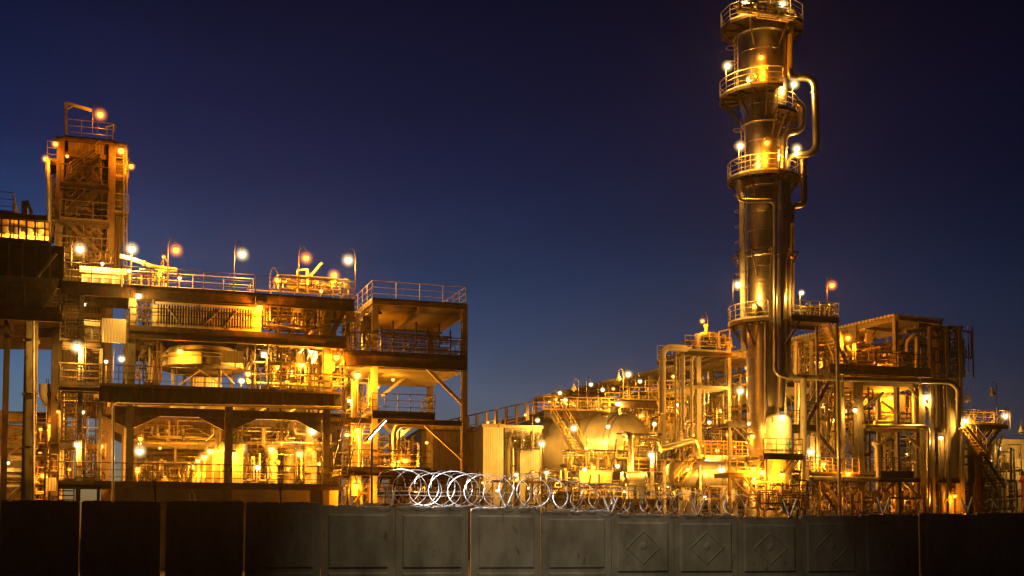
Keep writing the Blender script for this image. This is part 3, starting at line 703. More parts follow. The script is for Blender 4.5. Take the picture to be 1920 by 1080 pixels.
pipe_run([F.W(84, 720, 5.5), F.W(84, 745, 5.5), F.W(100, 765, 5.5), F.W(100, 945, 5.5)], .3, 'thick bent downpipe left of the stair tower', 'light')
pipe_run([F.W(112, 945, 4.6), F.W(112, 772, 4.6)], .12, 'upright pipe close to the stair tower landing', 'light', flange=False)
st = vessel('slim stack with ladder cage left of the stair tower', F, 112, 640, 940, .42, 6.5, 'slab', 0, 'stack', 'flue_stack', 1)
lc = P_(lambda M: [M.ring(F.W(92, 735 + 6 * i, 5.8), (0, 0, 1), .2, .015, 10) for i in range(6)] + [M.tube([F.W(x, 790, 5.6), F.W(x, 710, 5.6)], .02, 4) for x in (87, 91)], 'ladder_cage', 'grey', st)
pipework('pipes and valves low between rack and stair tower', F, 60, 860, 108, 940, 4, 8, 16, .04, .13, ('light', 'grey'), seed=24)

framing('thin steel framing left of the stair tower', F, 64, 800, 108, 940, 3.6, 7, 7, 4, 5)
# =============================================================== COVERED GALLERY
zg, zgf = GA.Z(1680, 590), GA.Z(1405, 737)
gy = thing('pipe_gallery', 'long roofed pipe gallery on tall columns running away behind the tower', 'gallery', GA.pt(20, 2, 0))
L0, L1 = GA.S(1682, 590), GA.S(1003, 737)
M = MB(); M.obox(GA, L0, L1, -.3, 4.6, zg - .06, zg)
n = 150
for i in range(n): s = L0 + (L1 - L0) * i / n; M.obox(GA, s, s + (L1 - L0) / n * .5, -.36, -.3, zg - .16, zg + .04)
for i in range(24): d = -.3 + 4.9 * i / 24; M.obox(GA, L0 - .06, L0, d, d + .1, zg - .16, zg + .04)
M.build('roof', 'light', gy)
P_(lambda M: [M.ibar(GA.pt(L0, d, zg - .3), GA.pt(L1, d, zg - .3), .16, .42) for d in (0, 4.3)] + [M.ibar(GA.pt(L0 + (L1 - L0) * i / 14, .1, zg - .25), GA.pt(L0 + (L1 - L0) * i / 14, 4.2, zg - .25), .1, .3) for i in range(15)], 'roof_beam', 'grey', gy)
for i in range(15):
    s = L0 + .2 + (L1 - L0 - .4) * i / 14
    for d in (0, 4.3): P_(lambda M: M.ibar(GA.pt(s, d, 0 if i % 2 == 0 else zgf), GA.pt(s, d, zg - .1), .32, .32, up=GA.v3), 'column', 'grey', gy)
P_(lambda M: M.obox(GA, L0, L1, -.1, 4.5, zgf - .9, zgf), 'floor_beam', 'slab', gy)
railing(gy, GA, [(L0, 0), (L1, 0)], zgf, 'light', gap=2, r=.03)
for i in range(0, 14, 2):
    a, b = L0 + (L1 - L0) * i / 14, L0 + (L1 - L0) * (i + 1) / 14
    P_(lambda M: M.bar(GA.pt(a, 0, zgf - 3.5), GA.pt(b, 0, zgf - .8), .14), 'brace', 'grey', gy)
for k, (dz, d, r, lb) in enumerate(((.5, 1.2, .28, 'lowest'), (1.2, 2.2, .2, 'second'), (1.75, 1.0, .14, 'third'), (2.4, 2.8, .24, 'topmost'))):
    pipe_run([GA.pt(L0 + 1, d, zgf + dz), GA.pt(L1, d, zgf + dz)], r, lb + ' of the long pipes lying inside the covered gallery', ('grey', 'light', 'alux', 'dark')[k])
for k, (dz, d, r) in enumerate(((-2.2, .5, .3), (-2.9, 1.4, .2))):
    pipe_run([GA.pt(L0 + 4, d, zgf + dz), GA.pt(L1, d, zgf + dz)], r, ('upper', 'lower')[k] + ' of the two long pipes slung beneath the gallery floor', ('grey', 'light')[k])
g2 = thing('far_gallery', 'lower far end of the roofed gallery with pitched roof left of the tanks', 'gallery', GA.pt(L1 + 20, 2, 0))
zf2 = GA.Z(950, 768); M0, M1 = L1 + 2, GA.S(800, 805)
zf2 = GA.Z(890, 779)
P_(lambda M: M.hexa([GA.pt(s, d, zf2 + e + t) for t in (0, .15) for s, d, e in ((M0, -.3, 0), (M1, -.3, 0), (M1, 5, 1.3), (M0, 5, 1.3))]), 'roof', 'light', g2)
for i in range(12):
    s = M0 + (M1 - M0) * i / 11; P_(lambda M: M.ibar(GA.pt(s, 0, 0), GA.pt(s, 0, zf2), .3, .3, up=GA.v3), 'column', 'light', g2)
P_(lambda M: M.bar(GA.pt(M0, 0, zf2 - 2.4), GA.pt(M1, 0, zf2 - 2.4), .2, .5), 'beam', 'light', g2)
railing(g2, GA, [(M0, .2), (M1, .2)], zf2 - 2.2, 'light', gap=2.5, r=.03)
pipe_run([GA.pt(M0, 1, zf2 - 1.5), GA.pt(M1, 1, zf2 - 1.5)], .3, 'thick pipe inside the far lower end of the gallery', 'grey')

# =============================================================== BUILDINGS BEHIND THE WIRE
def building(name, label, pl, x0, x1, py, d0, d1, m, rm='grey', roof_t=.25, win=()):
    s0, s1 = pl.S(x0, py, d0), pl.S(x1, py, d0); z = pl.Z(x0, py, d0)
    t = thing(name, label, 'building', pl.pt((s0 + s1) / 2, (d0 + d1) / 2, 0))
    P_(lambda M: M.obox(pl, s0, s1, d0, d1, 0, z), 'wall', m, t)
    P_(lambda M: M.obox(pl, s0 - .1, s1 + .1, d0 - .12, d1 + .1, z, z + roof_t), 'roof', rm, t)
    for (a, b, c, e) in win:
        o = P_(lambda M: M.obox(pl, pl.S(a, c, d0), pl.S(b, c, d0), d0 - .06, d0 - .01, pl.Z(a, e, d0), pl.Z(a, c, d0)), 'door' if e > 890 else 'window', 'white' if e > 890 else 'dark', t)
    return t
building('brown_shed', 'large brown clad shed between platform wing and pale building', MI, 790, 905, 808, 2, 26, 'brown', 'dark')
building('pale_clad_building', 'tall pale clad building with flat roof left of the big tank', MI, 906, 944, 801, -2, 9, 'white', 'light')
b3 = building('pipe_laden_building', 'grey building face covered by ducts and pipes beside the pale building', MI, 947, 1016, 803, 0, 9, 'light', 'light', win=((975, 1010, 843, 940),))
pipe_run([MI.W(953, 960, -.4), MI.W(953, 815, -.4), MI.W(1008, 815, -.4)], .16, 'outer conduit bending over the white door of the grey building', 'grey')
pipe_run([MI.W(970, 960, -.5), MI.W(970, 836, -.5), MI.W(1006, 832, -.5)], .2, 'inner dark duct arching over the white door', 'dark', .9)
pipe_run([MI.W(962, 960, -.4), MI.W(962, 826, -.4), MI.W(1008, 824, -.4)], .1, 'thin conduit between the two ducts on the grey building', 'alux')
pipework('cable trays and conduits on the upper wall of the grey building', MI, 950, 806, 1014, 842, -.9, -.2, 14, .03, .09, ('grey', 'light'), seed=31)
pipework('bent pipes on the shed side by the pale building', MI, 868, 880, 904, 945, -3, -1, 8, .06, .14, ('grey', 'alux'), seed=32, posts=False)
pipe_run([MI.W(877, 960, -9), MI.W(897, 884, -9), MI.W(898, 884, -9), MI.W(898, 960, -9)], .09, 'small hooped pipe in front of the brown shed', 'grey')

# =============================================================== THE BIG DRUM
dr_ax = Vector((-.80, .60, 0)).normalized()
dc = MI.W(1176, 842, -1); DR = 2.9
t = thing('big_horizontal_drum', 'huge brushed metal horizontal drum with domed end beside stairs', 'tank', Vector((dc.x - 4, dc.y + 3, dc.z - DR)))
LD = 9.5
P_(lambda M: M.lathe(dc, dr_ax, [(DR, 0), (DR, LD), (DR * .96, LD + .5), (DR * .7, LD + 1.1), (0, LD + 1.4)], 56), 'shell', 'drum', t)
P_(lambda M: M.lathe(dc, -dr_ax, [(DR, 0)] + [(DR * math.cos(a * math.pi / 16), 1.5 * math.sin(a * math.pi / 16)) for a in range(1, 9)], 56), 'domed_end', 'drum', t)
M = MB()
for k in (0, .5, 2.4, 4.3, 6.2, 8.1): M.ring(dc + dr_ax * k, dr_ax, DR + .01, .035, 56)
M.build('band', 'alux', t)
for k in (1.4, 7.5):
    p = dc + dr_ax * k; P_(lambda M: M.bar(Vector((p.x, p.y, 0)), Vector((p.x, p.y, dc.z - DR * .75)), 1.6, .6), 'saddle', 'conc', t)
M = MB(); p = dc + dr_ax * 1.2; M.tube([p, p + Vector((0, 0, DR + .6))], .35, 16); M.tube([p + Vector((0, 0, DR + .5)), p + Vector((0, 0, DR + .62))], .5, 16); M.build('manway', 'grey', t)
# walkway over the drum with yellow railings
wk = thing('drum_walkway', 'dark walkway with yellow railings above the big drum', 'walkway', MI.W(1120, 900, 1.5))
wk.location.z = 0; ORG[wk.name] = Vector(wk.location)
w0, w1 = MI.S(1018, 778, 1), MI.S(1232, 778, 1); zk = MI.Z(1130, 772, 1); zk2 = MI.Z(1215, 752, 1)
ws = MI.S(1160, 770, 1)
M = MB(); M.obox(MI, w0, ws, .6, 5, zk - .1, zk); 
for d in (.65, 4.9): M.ibar(MI.pt(w0, d, zk - .38), MI.pt(ws, d, zk - .38), .2, .55)
M.build('deck', 'dark', wk)
M = MB(); M.obox(MI, ws, w1, .6, 5, zk2 - .1, zk2)
for d in (.65, 4.9): M.ibar(MI.pt(ws, d, zk2 - .38), MI.pt(w1, d, zk2 - .38), .2, .55)
M.build('upper_deck', 'dark', wk)
for (a, b, z) in ((w0, ws, zk), (ws, w1, zk2)):
    railing(wk, MI, [(a, .65), (b, .65)], z, 'yellow', gap=.9, r=.032); railing(wk, MI, [(a, 4.9), (b, 4.9)], z, 'yellow', gap=.9, r=.032)
for px in (1042, 1140, 1228):
    s = MI.S(px, 800, 4.6); P_(lambda M: M.ibar(MI.pt(s, 4.6, 0), MI.pt(s, 4.6, zk - .2), .25, .25, up=MI.v3), 'post', 'grey', wk)
stair(wk, MI.W(1033, 776, -.4), MI.W(1086, 868, -1.6), MI.u3 * 1.05, 'dark', 'yellow')
stair(wk, MI.W(1085, 870, -1.6), MI.W(1106, 940, -2.4), MI.u3 * .95, 'dark', 'grey')
deck(wk, MI, 1058, 1098, 869, -2.6, -1.2, .07, .16, 'dark')
stair(wk, MI.W(1216, 728, 2), MI.W(1236, 760, .2), MI.u3 * .9, 'yellow', 'yellow')
stair(wk, MI.W(1236, 742, 2.5), MI.W(1256, 786, .2), MI.u3 * .9, 'yellow', 'yellow')
lb_ = thing('yellow_ladder_tower', 'yellow ladder tower right of the big drum walkway', 'ladder', MI.W(1250, 900, 1.2))
lb_.location.z = 0; ORG[lb_.name] = Vector(lb_.location)
for x in (1238, 1263):
    for d in (.6, 2): P_(lambda M: M.bar(MI.pt(MI.S(x, 850, d), d, 0), MI.W(x, 738, d), .12), 'post', 'yellow', lb_)
for py in (745, 775, 812): 
    z, a, b = deck(lb_, MI, 1235, 1268, py, .4, 2.4, .06, .14, 'dark', joist=1); railing(lb_, MI, [(a, .45), (b, .45)], z, 'yellow', gap=.6, r=.03)
stair(lb_, MI.W(1240, 777, .3), MI.W(1262, 812, .3), MI.v3 * .7, 'yellow', 'yellow')
pipework('yellow lit pipes and brackets on the drum walkway', MI, 1030, 748, 1200, 775, 1.2, 4.4, 20, .04, .1, ('yellow', 'light', 'alux'), seed=33)
pipework('pipes and valves between gallery and drum walkway', MI, 1180, 755, 1290, 830, 3, 9, 24, .05, .14, ('light', 'alux', 'grey'), seed=34)
pipework('pipes below the drum at the pale building', MI, 985, 880, 1085, 945, -7, -3, 20, .05, .14, ('light', 'grey', 'alux'), seed=35)
# =============================================================== PIPE STAND
ST = Rr
sd = thing('pipe_stand', 'tall pipe stand with valve platform left of the main tower', 'pipe stand', ST.pt(ST.S(1330, 900, 3), 3, 0))
for px in (1310, 1368, 1245): column(sd, ST, px, 640 if px == 1368 else 655, 3, .35 if px == 1310 else .22, 'light')
for px in (1310, 1368): column(sd, ST, px, 655, 6, .3, 'light')
zs, a, b = deck(sd, ST, 1285, 1372, 657, 2, 7, .1, .25, 'dark', joist=1.2)
railing(sd, ST, [(a, 2.05), (b, 2.05), (b, 6.9)], zs, 'light', gap=1.1)
railing(sd, ST, [(a, 6.9), (b, 6.9)], zs, 'light', gap=1.1)
P_(lambda M: M.obox(ST, a + .2, b - .1, 2.4, 6.8, zs - 2.6, zs - 2.4), 'lower_tray', 'slab', sd)
P_(lambda M: [M.bar(ST.W(1348, 652, 2.2), ST.W(1348, 622, 2.2), .09), M.bar(ST.W(1348, 622, 2.2), ST.W(1368, 617, 2.2), .09), M.bar(ST.W(1368, 617, 2.2), ST.W(1368, 655, 2.2), .09)], 'gate_frame', 'light', sd)
pipe_run([ST.W(1405, 666, 4), ST.W(1300, 664, 4), ST.W(1282, 652, 1.6), ST.W(1242, 650, 1.6), ST.W(1242, 775, 1.6)], .23, 'thick pipe with big elbow dropping at the left end of the pipe stand', 'light')
for k, (x, y0, y1, r, lb) in enumerate(((1267, 662, 790, .08, 'first thin riser pipe right of the big elbow'), (1274, 662, 800, .07, 'second thin riser pipe right of the big elbow'), (1281, 655, 745, .13, 'third wider riser pipe near the stand platform'), (1297, 668, 760, .11, 'riser pipe directly left of the stand column'))):
    pipe_run([ST.W(x, y1 + 60, 2.2), ST.W(x, y0, 2.2), ST.W(x + 14, y0 - 2, 3.5)], r, lb, 'light')
pipe_run([ST.W(1308, 655, 3.4), ST.W(1308, 627, 3.4), ST.W(1347, 627, 3.4), ST.W(1347, 655, 3.4)], .18, 'inverted U pipe on top of the stand platform', 'light')
M = MB(); c = ST.W(1324, 627, 3.4); M.tube([c, c + U * .5], .12, 8); M.ball(c + U * .6, .2)
one(M, 'relief_valve', 'light', 'small relief valve on top of the inverted U pipe', 'valve')
pipework('valves and pipes on the stand platform under the U pipe', ST, 1292, 630, 1366, 655, 3, 6.5, 22, .05, .14, ('light', 'grey'), seed=36)
pipework('pipes hanging below the pipe stand platform', ST, 1290, 700, 1400, 800, 3.5, 8, 18, .06, .18, ('light', 'grey', 'alux'), seed=37)

framing('steel framing and gratings behind the drum walkway', MI, 1030, 770, 1200, 800, 6.5, 9, 31, 8, 3)
framing('steel framing in front of the pale and grey buildings', MI, 900, 885, 1080, 950, -8, -5.5, 32, 9, 3)
framing('steel framing right of the big drum', MI, 1200, 790, 1300, 860, -1.5, 3, 33, 7, 5, 'light')
framing('steel framing between pipe stand and gangway', MI, 1285, 770, 1400, 850, 1.5, 5, 34, 8, 5)
framing('yellow framing on the upper right of the drum walkway', MI, 1165, 715, 1290, 770, 2.5, 6, 35, 7, 4, 'yellow', .07)
# =============================================================== MAIN TOWER
TX, TY = 1441, 85.0
tc0 = ray(TX, HOR); TC = Vector((tc0.x / tc0.y * TY, TY, 0))
def tz(py, fwd=0.0):   # height of a pixel row at the tower's axis
    r = ray(TX, py); return EYE + r.z / r.y * (TY + fwd)
def tp(px, py, dy=0.0):
    r = ray(px, py); k = (TY + dy) / r.y; return CAM + r * k
def rpx(n): return n / FPX * TY
T = thing('distillation_column', 'towering silver distillation column with ringed platforms and lamps, cut by the top edge', 'column tower', TC)
rl, ru = rpx(37), rpx(47.5)
zt = tz(-60)
prof = [(rl * 1.03, 0), (rl, tz(900)), (rl, tz(330)), (rl * .98, tz(262)), (rl * .98, tz(232)), (ru * .92, tz(196)), (ru, tz(150)), (ru, tz(60)), (ru * .9, tz(30)), (ru * .9, zt), (ru * .75, zt + .5), (ru * .4, zt + .85), (0, zt + .95)]
P_(lambda M: M.lathe(TC, U, prof, 64), 'shell', 'alu', T)
M = MB()
for k in range(31):
    z = 1.5 + k * 1.27; r = next(a[0] + (b[0] - a[0]) * (z - a[1]) / (b[1] - a[1]) for a, b in zip(prof[:-1], prof[1:]) if a[1] <= z <= b[1])
    M.ring(TC + U * z, U, r + .004, .016, 64)
M.build('jacket_band', 'alux', T)
def rad(z): return next((a[0] + (b[0] - a[0]) * (z - a[1]) / (b[1] - a[1]) for a, b in zip(prof[:-1], prof[1:]) if a[1] <= z <= b[1]), ru)
def polar(a, r, z): return TC + Vector((math.cos(R_(a)) * r, math.sin(R_(a)) * r, z))
def tplat(py, a0, a1, r1, n=8, rl_=True, full=False, brk=True, ringpy=None, rg=1.12):
    """platform sector; angle 270 faces the camera, 180 left, 0 right"""
    z = tz(py, -1.5); r0 = rad(z) + .12
    A = [a0 + (a1 - a0) * i / n for i in range(n + 1)]
    M = MB()
    for p, q in zip(A[:-1], A[1:]):
        M.hexa([polar(x, r, z + e) for e in (-.07, 0) for x, r in ((p, r0), (p, r1), (q, r1), (q, r0))])
        M.bar(polar(p, r1, z - .1), polar(q, r1, z - .1), .07, .22); M.bar(polar(p, r0, z - .1), polar(q, r0, z - .1), .07, .18)
        M.bar(polar(p, r0, z - .14), polar(p, r1, z - .14), .08, .16)
    M.build('platform', 'dark', T)
    if rl_:
        P_(lambda M: M.rail([polar(x, r1, z) for x in A], 1.15, 1.4, .026), 'railing', 'light', T)
    if brk:
        M = MB()
        for x in A[::2] if n > 5 else A: M.bar(polar(x, r1 - .1, z - .15), polar(x, rad(z) + .02, z - 1.7), .09, .11)
        M.build('bracket', 'dark', T)
    if ringpy: ringp(ringpy, rg)
    return z
def ringp(py, k=1.28):
    z = tz(py, -1); P_(lambda M: M.ring(TC + U * z, U, rad(z) * k, .07, 48), 'ring_pipe', 'alux', T)
tplat(38, 0, 360, rpx(79), 12, ringpy=62)
zA = tplat(170, 140, 285, rpx(82), 7)
zB = tplat(207, 282, 385, rpx(66), 5, ringpy=228)
z3p = tplat(326, 150, 390, rpx(68), 11, ringpy=347)
ringp(482, 1.38)
M = MB(); z = tz(478, -1)
for x in (165, 200, 235, 270, 305, 340, 15):
    M.bar(polar(x, rl + .02, z + .25), polar(x, rl * 1.72, z + .25), .09, .12); M.bar(polar(x, rl * 1.7, z + .22), polar(x, rl + .02, z - 1.5), .08, .1)
M.build('bracket', 'dark', T)
z4p = tplat(600, 150, 262, rpx(70), 6, ringpy=606)
# wide side platform at the right of the tower
pl4 = thing('side_platform', 'railed side platform right of the tower with stairs going down', 'platform', tp(1530, 610, 1))
pl4.location.z = 0; ORG[pl4.name] = Vector(pl4.location)
sA, sB = Rr.S(1484, 600, -4), Rr.S(1574, 600, -4); zz = tz(601, -1)
M = MB(); M.obox(Rr, sA, sB, -4, -1, zz - .08, zz)
for d in (-3.95, -1.05): M.ibar(Rr.pt(sA, d, zz - .22), Rr.pt(sB, d, zz - .22), .12, .26)
M.build('deck', 'dark', pl4)
railing(pl4, Rr, [(sA, -3.95), (sB, -3.95), (sB, -1.05), (sA, -1.05)], zz, 'light', gap=.75, r=.03)
P_(lambda M: [M.bar(Rr.pt(sB - .1, d, 0), Rr.pt(sB - .1, d, zz), .18) for d in (-3.8, -1.2)], 'post', 'grey', pl4)
P_(lambda M: [M.bar(Rr.pt(sA + .8, d, zz - .2), Rr.pt(sA - .4, d, zz - 2.0), .12) for d in (-3.8, -1.2)], 'bracket', 'dark', pl4)
stair(pl4, Rr.W(1550, 603, -.9), Rr.W(1592, 690, -.9), Rr.v3 * .9, 'grey', 'light')
stair(pl4, Rr.W(1538, 606, .4), Rr.W(1562, 668, .4), Rr.v3 * .9, 'dark', 'grey')
pipework('yellow lit pipes and valves on the side platform by the tower', Rr, 1490, 572, 1560, 600, -3.5, -1.4, 20, .04, .1, ('light', 'yellow', 'alux'), seed=41)
# manways
for (px, py, a) in ((1403, 18, 240), (1395, 150, 236), (1408, 578, 228), (1456, 828, 285)):
    z = tz(py, -1.5); d = Vector((math.cos(R_(a)), math.sin(R_(a)), 0)); r = rad(z); p = TC + d * (r - .1) + U * z
    o = P_(lambda M: M.lathe(p, d, [(.38, 0), (.38, .4), (.48, .4), (.48, .5), (.3, .56), (0, .58)], 20), 'manway', 'alux', T)
    P_(lambda M: [M.tube([p + d * .6 + U * .3, p + d * .6 - U * .3], .025, 5)], 'hinge', 'dark', o)
# ladders with cages on the left
for (y0, y1, a) in ((60, 170, 196), (215, 326, 200), (340, 598, 203)):
    d = Vector((math.cos(R_(a)), math.sin(R_(a)), 0)); q = Vector((-d.y, d.x, 0)); z0_, z1_ = tz(y1, -1), tz(y0, -1)
    M = MB(); rr = rad((z0_ + z1_) / 2) + .3
    for e in (-.25, .25): M.bar(TC + d * rr + q * e + U * z0_, TC + d * rr + q * e + U * z1_, .05)
    for i in range(int((z1_ - z0_) / .35)): M.tube([TC + d * rr - q * .25 + U * (z0_ + i * .35), TC + d * rr + q * .25 + U * (z0_ + i * .35)], .016, 4)
    for i in range(int((z1_ - z0_) / 1.1)): M.ring(TC + d * (rr + .35) + U * (z0_ + 1 + i * 1.1), U, .38, .02, 12)
    M.build('caged_ladder', 'grey', T)
pipework('valves and instruments on the top platform of the tower', Rr, 1372, 3, 1490, 36, -5.6, -4.6, 14, .05, .12, ('light', 'alux', 'yellow'), seed=42)
# pipes running with the tower
f_ = -1.75
pipe_run([tp(1384, 338, -2.3), tp(1384, 376, -2.3), tp(1453, 376, f_ - .2), tp(1453, 700, f_ - .2), tp(1478, 708, f_)], .16, 'pipe stepping across the tower front and running down beside it', 'alux')
pipe_run([tp(1480, 130, -.9), tp(1480, 145, -.9), tp(1527, 145, -.9), tp(1531, 288, -.9), tp(1474, 294, -.9), tp(1470, 330, -1.2)], .26, 'large square pipe loop standing out at the right of the tower', 'alux')
pipe_run([tp(1483, 20, -.7), tp(1480, 140, -.9)], .22, 'vertical pipe at the upper right of the tower above the loop', 'light', flange=False)
pipe_run([tp(1492, 190, -1.4), tp(1505, 200, -1.4), tp(1504, 246, -1.4), tp(1470, 250, -1.4), tp(1468, 320, -1.4)], .24, 'short silver pipe bend below the lower right tower platform', 'alux')
pipe_run([tp(1506, 300, -1.2), tp(1508, 385, -1.2), tp(1483, 385, -1.2), tp(1483, 420, -1.2)], .24, 'silver pipe bend hanging below the third tower platform', 'alux')
pipe_run([tp(1478, 335, -1.3), tp(1478, 690, -1.3), tp(1484, 708, -1.3), tp(1560, 709, -1.3), tp(1783, 716, 3.5), tp(1797, 728, 3.8), tp(1797, 800, 3.8)], .19, 'long pipe dropping by the tower then running right to the rack', 'grey', 1.2)
pipe_run([tp(1466, 340, -1.5), tp(1466, 720, -1.5), tp(1462, 790, -1.5)], .34, 'thick dark riser pipe hugging the tower on its right', 'alux', flange=False)
pipe_run([tp(1486, 395, -.6), tp(1486, 600, -.6)], .12, 'thin outer pipe at the right of the tower', 'light', flange=False)
pipe_run([tp(1391, 340, -.8), tp(1393, 600, -.8), tp(1396, 660, -.8)], .2, 'pipe at the left of the tower passing the bracket ring', 'light', flange=False)
pipe_run([tp(1436, 600, -1.9), tp(1436, 935, -1.9)], .13, 'slim bright pipe down the lower front of the tower', 'alux', flange=False)
pipe_run([tp(1506, 710, -1.5), tp(1506, 945, -1.5)], .22, 'grey upright pipe right of the tower foot', 'light', flange=False)
# lower vessel and foot platforms
v2 = vessel('white lit vessel in front of the tower foot', Rr, 1460, 775, 960, rpx(23), -3.6, 'light', 0, seed=5)
P_(lambda M: M.tube([Rr.W(1471, 955, -4.4), Rr.W(1471, 780, -4.4)], .12, 8), 'side_pipe', 'light', v2)
P_(lambda M: M.tube([Rr.W(1478, 838, -4.3), Rr.W(1478, 829, -4.3)], .22, 10), 'coupling', 'green', v2)
fp = thing('foot_platform', 'dark round platform with railing around the tower foot', 'platform', Rr.pt(Rr.S(1468, 900, -4.5), -4.5, 0))
z, a, b = deck(fp, Rr, 1432, 1506, 853, -5.6, -3, .08, .2, 'dark'); railing(fp, Rr, [(a, -5.55), (b, -5.55), (b, -3.1)], z, 'dark', gap=.9)
P_(lambda M: [M.bar(Rr.W(x, 856, -5.3), Rr.W(x - 22, 890, -4.4), .12) for x in (1488, 1500)], 'bracket', 'dark', fp)
P_(lambda M: [M.tube([Rr.W(1436, 950, -5.5), Rr.W(1436, 856, -5.5), Rr.W(1505, 854, -5.5)], .07, 8, .4)], 'edge_pipe', 'grey', fp)
column(fp, Rr, 1506, 855, -5.4, .18, 'light'); column(fp, Rr, 1440, 855, -3.2, .16, 'grey')
fl = thing('low_left_platform', 'dark gangway with braces left of the tower foot', 'platform', Rr.pt(Rr.S(1380, 940, -3.5), -3.5, 0))
z, a, b = deck(fl, Rr, 1362, 1424, 886, -5, -3.2, .08, .2, 'dark'); railing(fl, Rr, [(a, -4.95), (b, -4.95)], z, 'yellow', gap=.8)
for p, q in (((1366, 890), (1404, 930)), ((1392, 890), (1418, 925))): brace(fl, Rr, p, q, -4.9, .12, 'dark')
column(fl, Rr, 1367, 886, -4.9, .16, 'grey'); column(fl, Rr, 1420, 886, -3.4, .16, 'grey')
m2 = thing('valve_platform', 'small dark platform with handwheels just left of the tower', 'platform', Rr.pt(Rr.S(1384, 940, 0), 0, 0))
z, a, b = deck(m2, Rr, 1365, 1405, 793, -2, .5, .08, .2, 'dark'); railing(m2, Rr, [(a, -1.95), (b, -1.95)], z, 'dark', gap=.8)
for p, q in (((1375, 800), (1405, 830)), ((1388, 797), (1408, 820))): brace(m2, Rr, p, q, -1.9, .1, 'dark')
column(m2, Rr, 1368, 793, -1.8, .14, 'grey')
M = MB(); [wheel(M, Rr.W(1378 + 14 * i, 785, -1.6), -Rr.v3, .3) for i in range(2)]; M.build('handwheel', 'dark', m2)
# =============================================================== GROUND PLANT LEFT OF THE TOWER
hd = thing('horizontal_vessel', 'shiny horizontal vessel lying between stairs and tower foot', 'vessel', MI.pt(MI.S(1330, 890, -12.6), -12.6, 0))
a, b = MI.W(1262, 889, -12.6), MI.W(1392, 889, -12.6); r = 1.0
P_(lambda M: M.lathe(a, b - a, [(0, -.5), (r * .6, -.4), (r, 0), (r, (b - a).length), (r * .6, (b - a).length + .4), (0, (b - a).length + .5)], 40), 'shell', 'drum', hd)
P_(lambda M: [M.ring(a.lerp(b, k), b - a, r + .01, .04, 40) for k in (.05, .35, .65, .95)], 'band', 'alux', hd)
for k in (.2, .8): p = a.lerp(b, k); P_(lambda M: M.bar(Vector((p.x, p.y, 0)), Vector((p.x, p.y, p.z - r * .8)), 1.2, .4), 'saddle', 'conc', hd)
sv = thing('small_silver_exchanger', 'small silver exchanger with flanged left end behind the razor wire', 'exchanger', MI.pt(MI.S(1186, 930, -8.6), -8.6, 0))
a, b = MI.W(1174, 899, -8.6), MI.W(1206, 897, -8.6)
P_(lambda M: M.lathe(a, b - a, [(.45, 0), (.45, (b - a).length)], 24), 'shell', 'light', sv)
P_(lambda M: M.lathe(a, a - b, [(.42, 0), (.62, 0), (.62, .16), (.55, .3), (.2, .42), (0, .44)], 24), 'end_cover', 'alux', sv)
P_(lambda M: M.lathe(b, b - a, [(.42, 0), (.55, 0), (.55, .14), (.3, .3), (0, .32)], 24), 'end_cover', 'alux', sv)
for k in (.2, .85): p = a.lerp(b, k); P_(lambda M: M.bar(Vector((p.x, p.y, 0)), Vector((p.x, p.y, p.z - .3)), .5, .3), 'saddle', 'conc', sv)
pipe_run([MI.W(1238, 842, -14.5), MI.W(1295, 827, -14.5), MI.W(1305, 832, -14.5), MI.W(1309, 858, -14.5), MI.W(1325, 861, -14.5), MI.W(1432, 861, -14.5)], .27, 'large insulated pipe with swan neck running right to the tower', 'alux', 1.0, 16)
pipe_run([MI.W(1184, 885, -7), MI.W(1184, 845, -7), MI.W(1182, 816, -7), MI.W(1172, 815, -6)], .27, 'upright silver elbow pipe at the right end of the big drum', 'alux', .7, 16)
pipe_run([MI.W(1188, 819, -6), MI.W(1238, 822, -6), MI.W(1240, 845, -6)], .2, 'silver pipe leading right from the upright elbow', 'alux')
pipe_run([MI.W(1196, 826, -6.4), MI.W(1224, 826, -6.4), MI.W(1224, 850, -6.4)], .1, 'thin silver pipe below the one leading right', 'alux')
rp = thing('red_banded_pole', 'bright pipe pole with a red band near the silver exchanger', 'pole', MI.W(1223, 940, -9))
P_(lambda M: M.tube([MI.W(1223, 960, -9), MI.W(1223, 856, -9)], .15, 10), 'pole', 'light', rp)
P_(lambda M: M.tube([MI.W(1223, 884, -9), MI.W(1223, 876, -9)], .158, 10), 'band', 'red', rp)
gp = thing('yellow_gangway', 'gangway with bright yellow mesh railings left of the tower', 'gangway', MI.pt(MI.S(1360, 940, -12), -12, 0))
z, a, b = deck(gp, MI, 1310, 1404, 856, -13.8, -11.4, .08, .22, 'dark')
for d in (-13.75, -11.45): railing(gp, MI, [(a, d), (b, d)], z, 'yellow', gap=.45, r=.03, mids=3)
stair(gp, MI.W(1322, 858, -15.4), MI.W(1272, 912, -15.4), MI.v3 * .9, 'dark', 'yellow')
for px in (1312, 1398): column(gp, MI, px, 858, -13.6, .18, 'light')
z, a, b = deck(gp, MI, 1180, 1300, 862, -4, -2.6, .08, .2, 'dark')
railing(gp, MI, [(a, -3.95), (b, -3.95)], z, 'dark', gap=1)
lo = thing('low_walkway', 'low railed walkway just behind the fence below the silver vessels', 'walkway', MI.pt(MI.S(1280, 960, -9), -9, 0))
z, a, b = deck(lo, MI, 1085, 1420, 938, -10, -8.4, .08, .22, 'dark')
railing(lo, MI, [(a, -9.95), (b, -9.95)], z, 'dark', gap=1.3); railing(lo, MI, [(a, -8.45), (b, -8.45)], z, 'yellow', gap=1.3)
P_(lambda M: [M.bar(MI.pt(a + (b - a) * i / 6, -9.2, 0), MI.pt(a + (b - a) * i / 6, -9.2, z), .14) for i in range(7)], 'post', 'dark', lo)
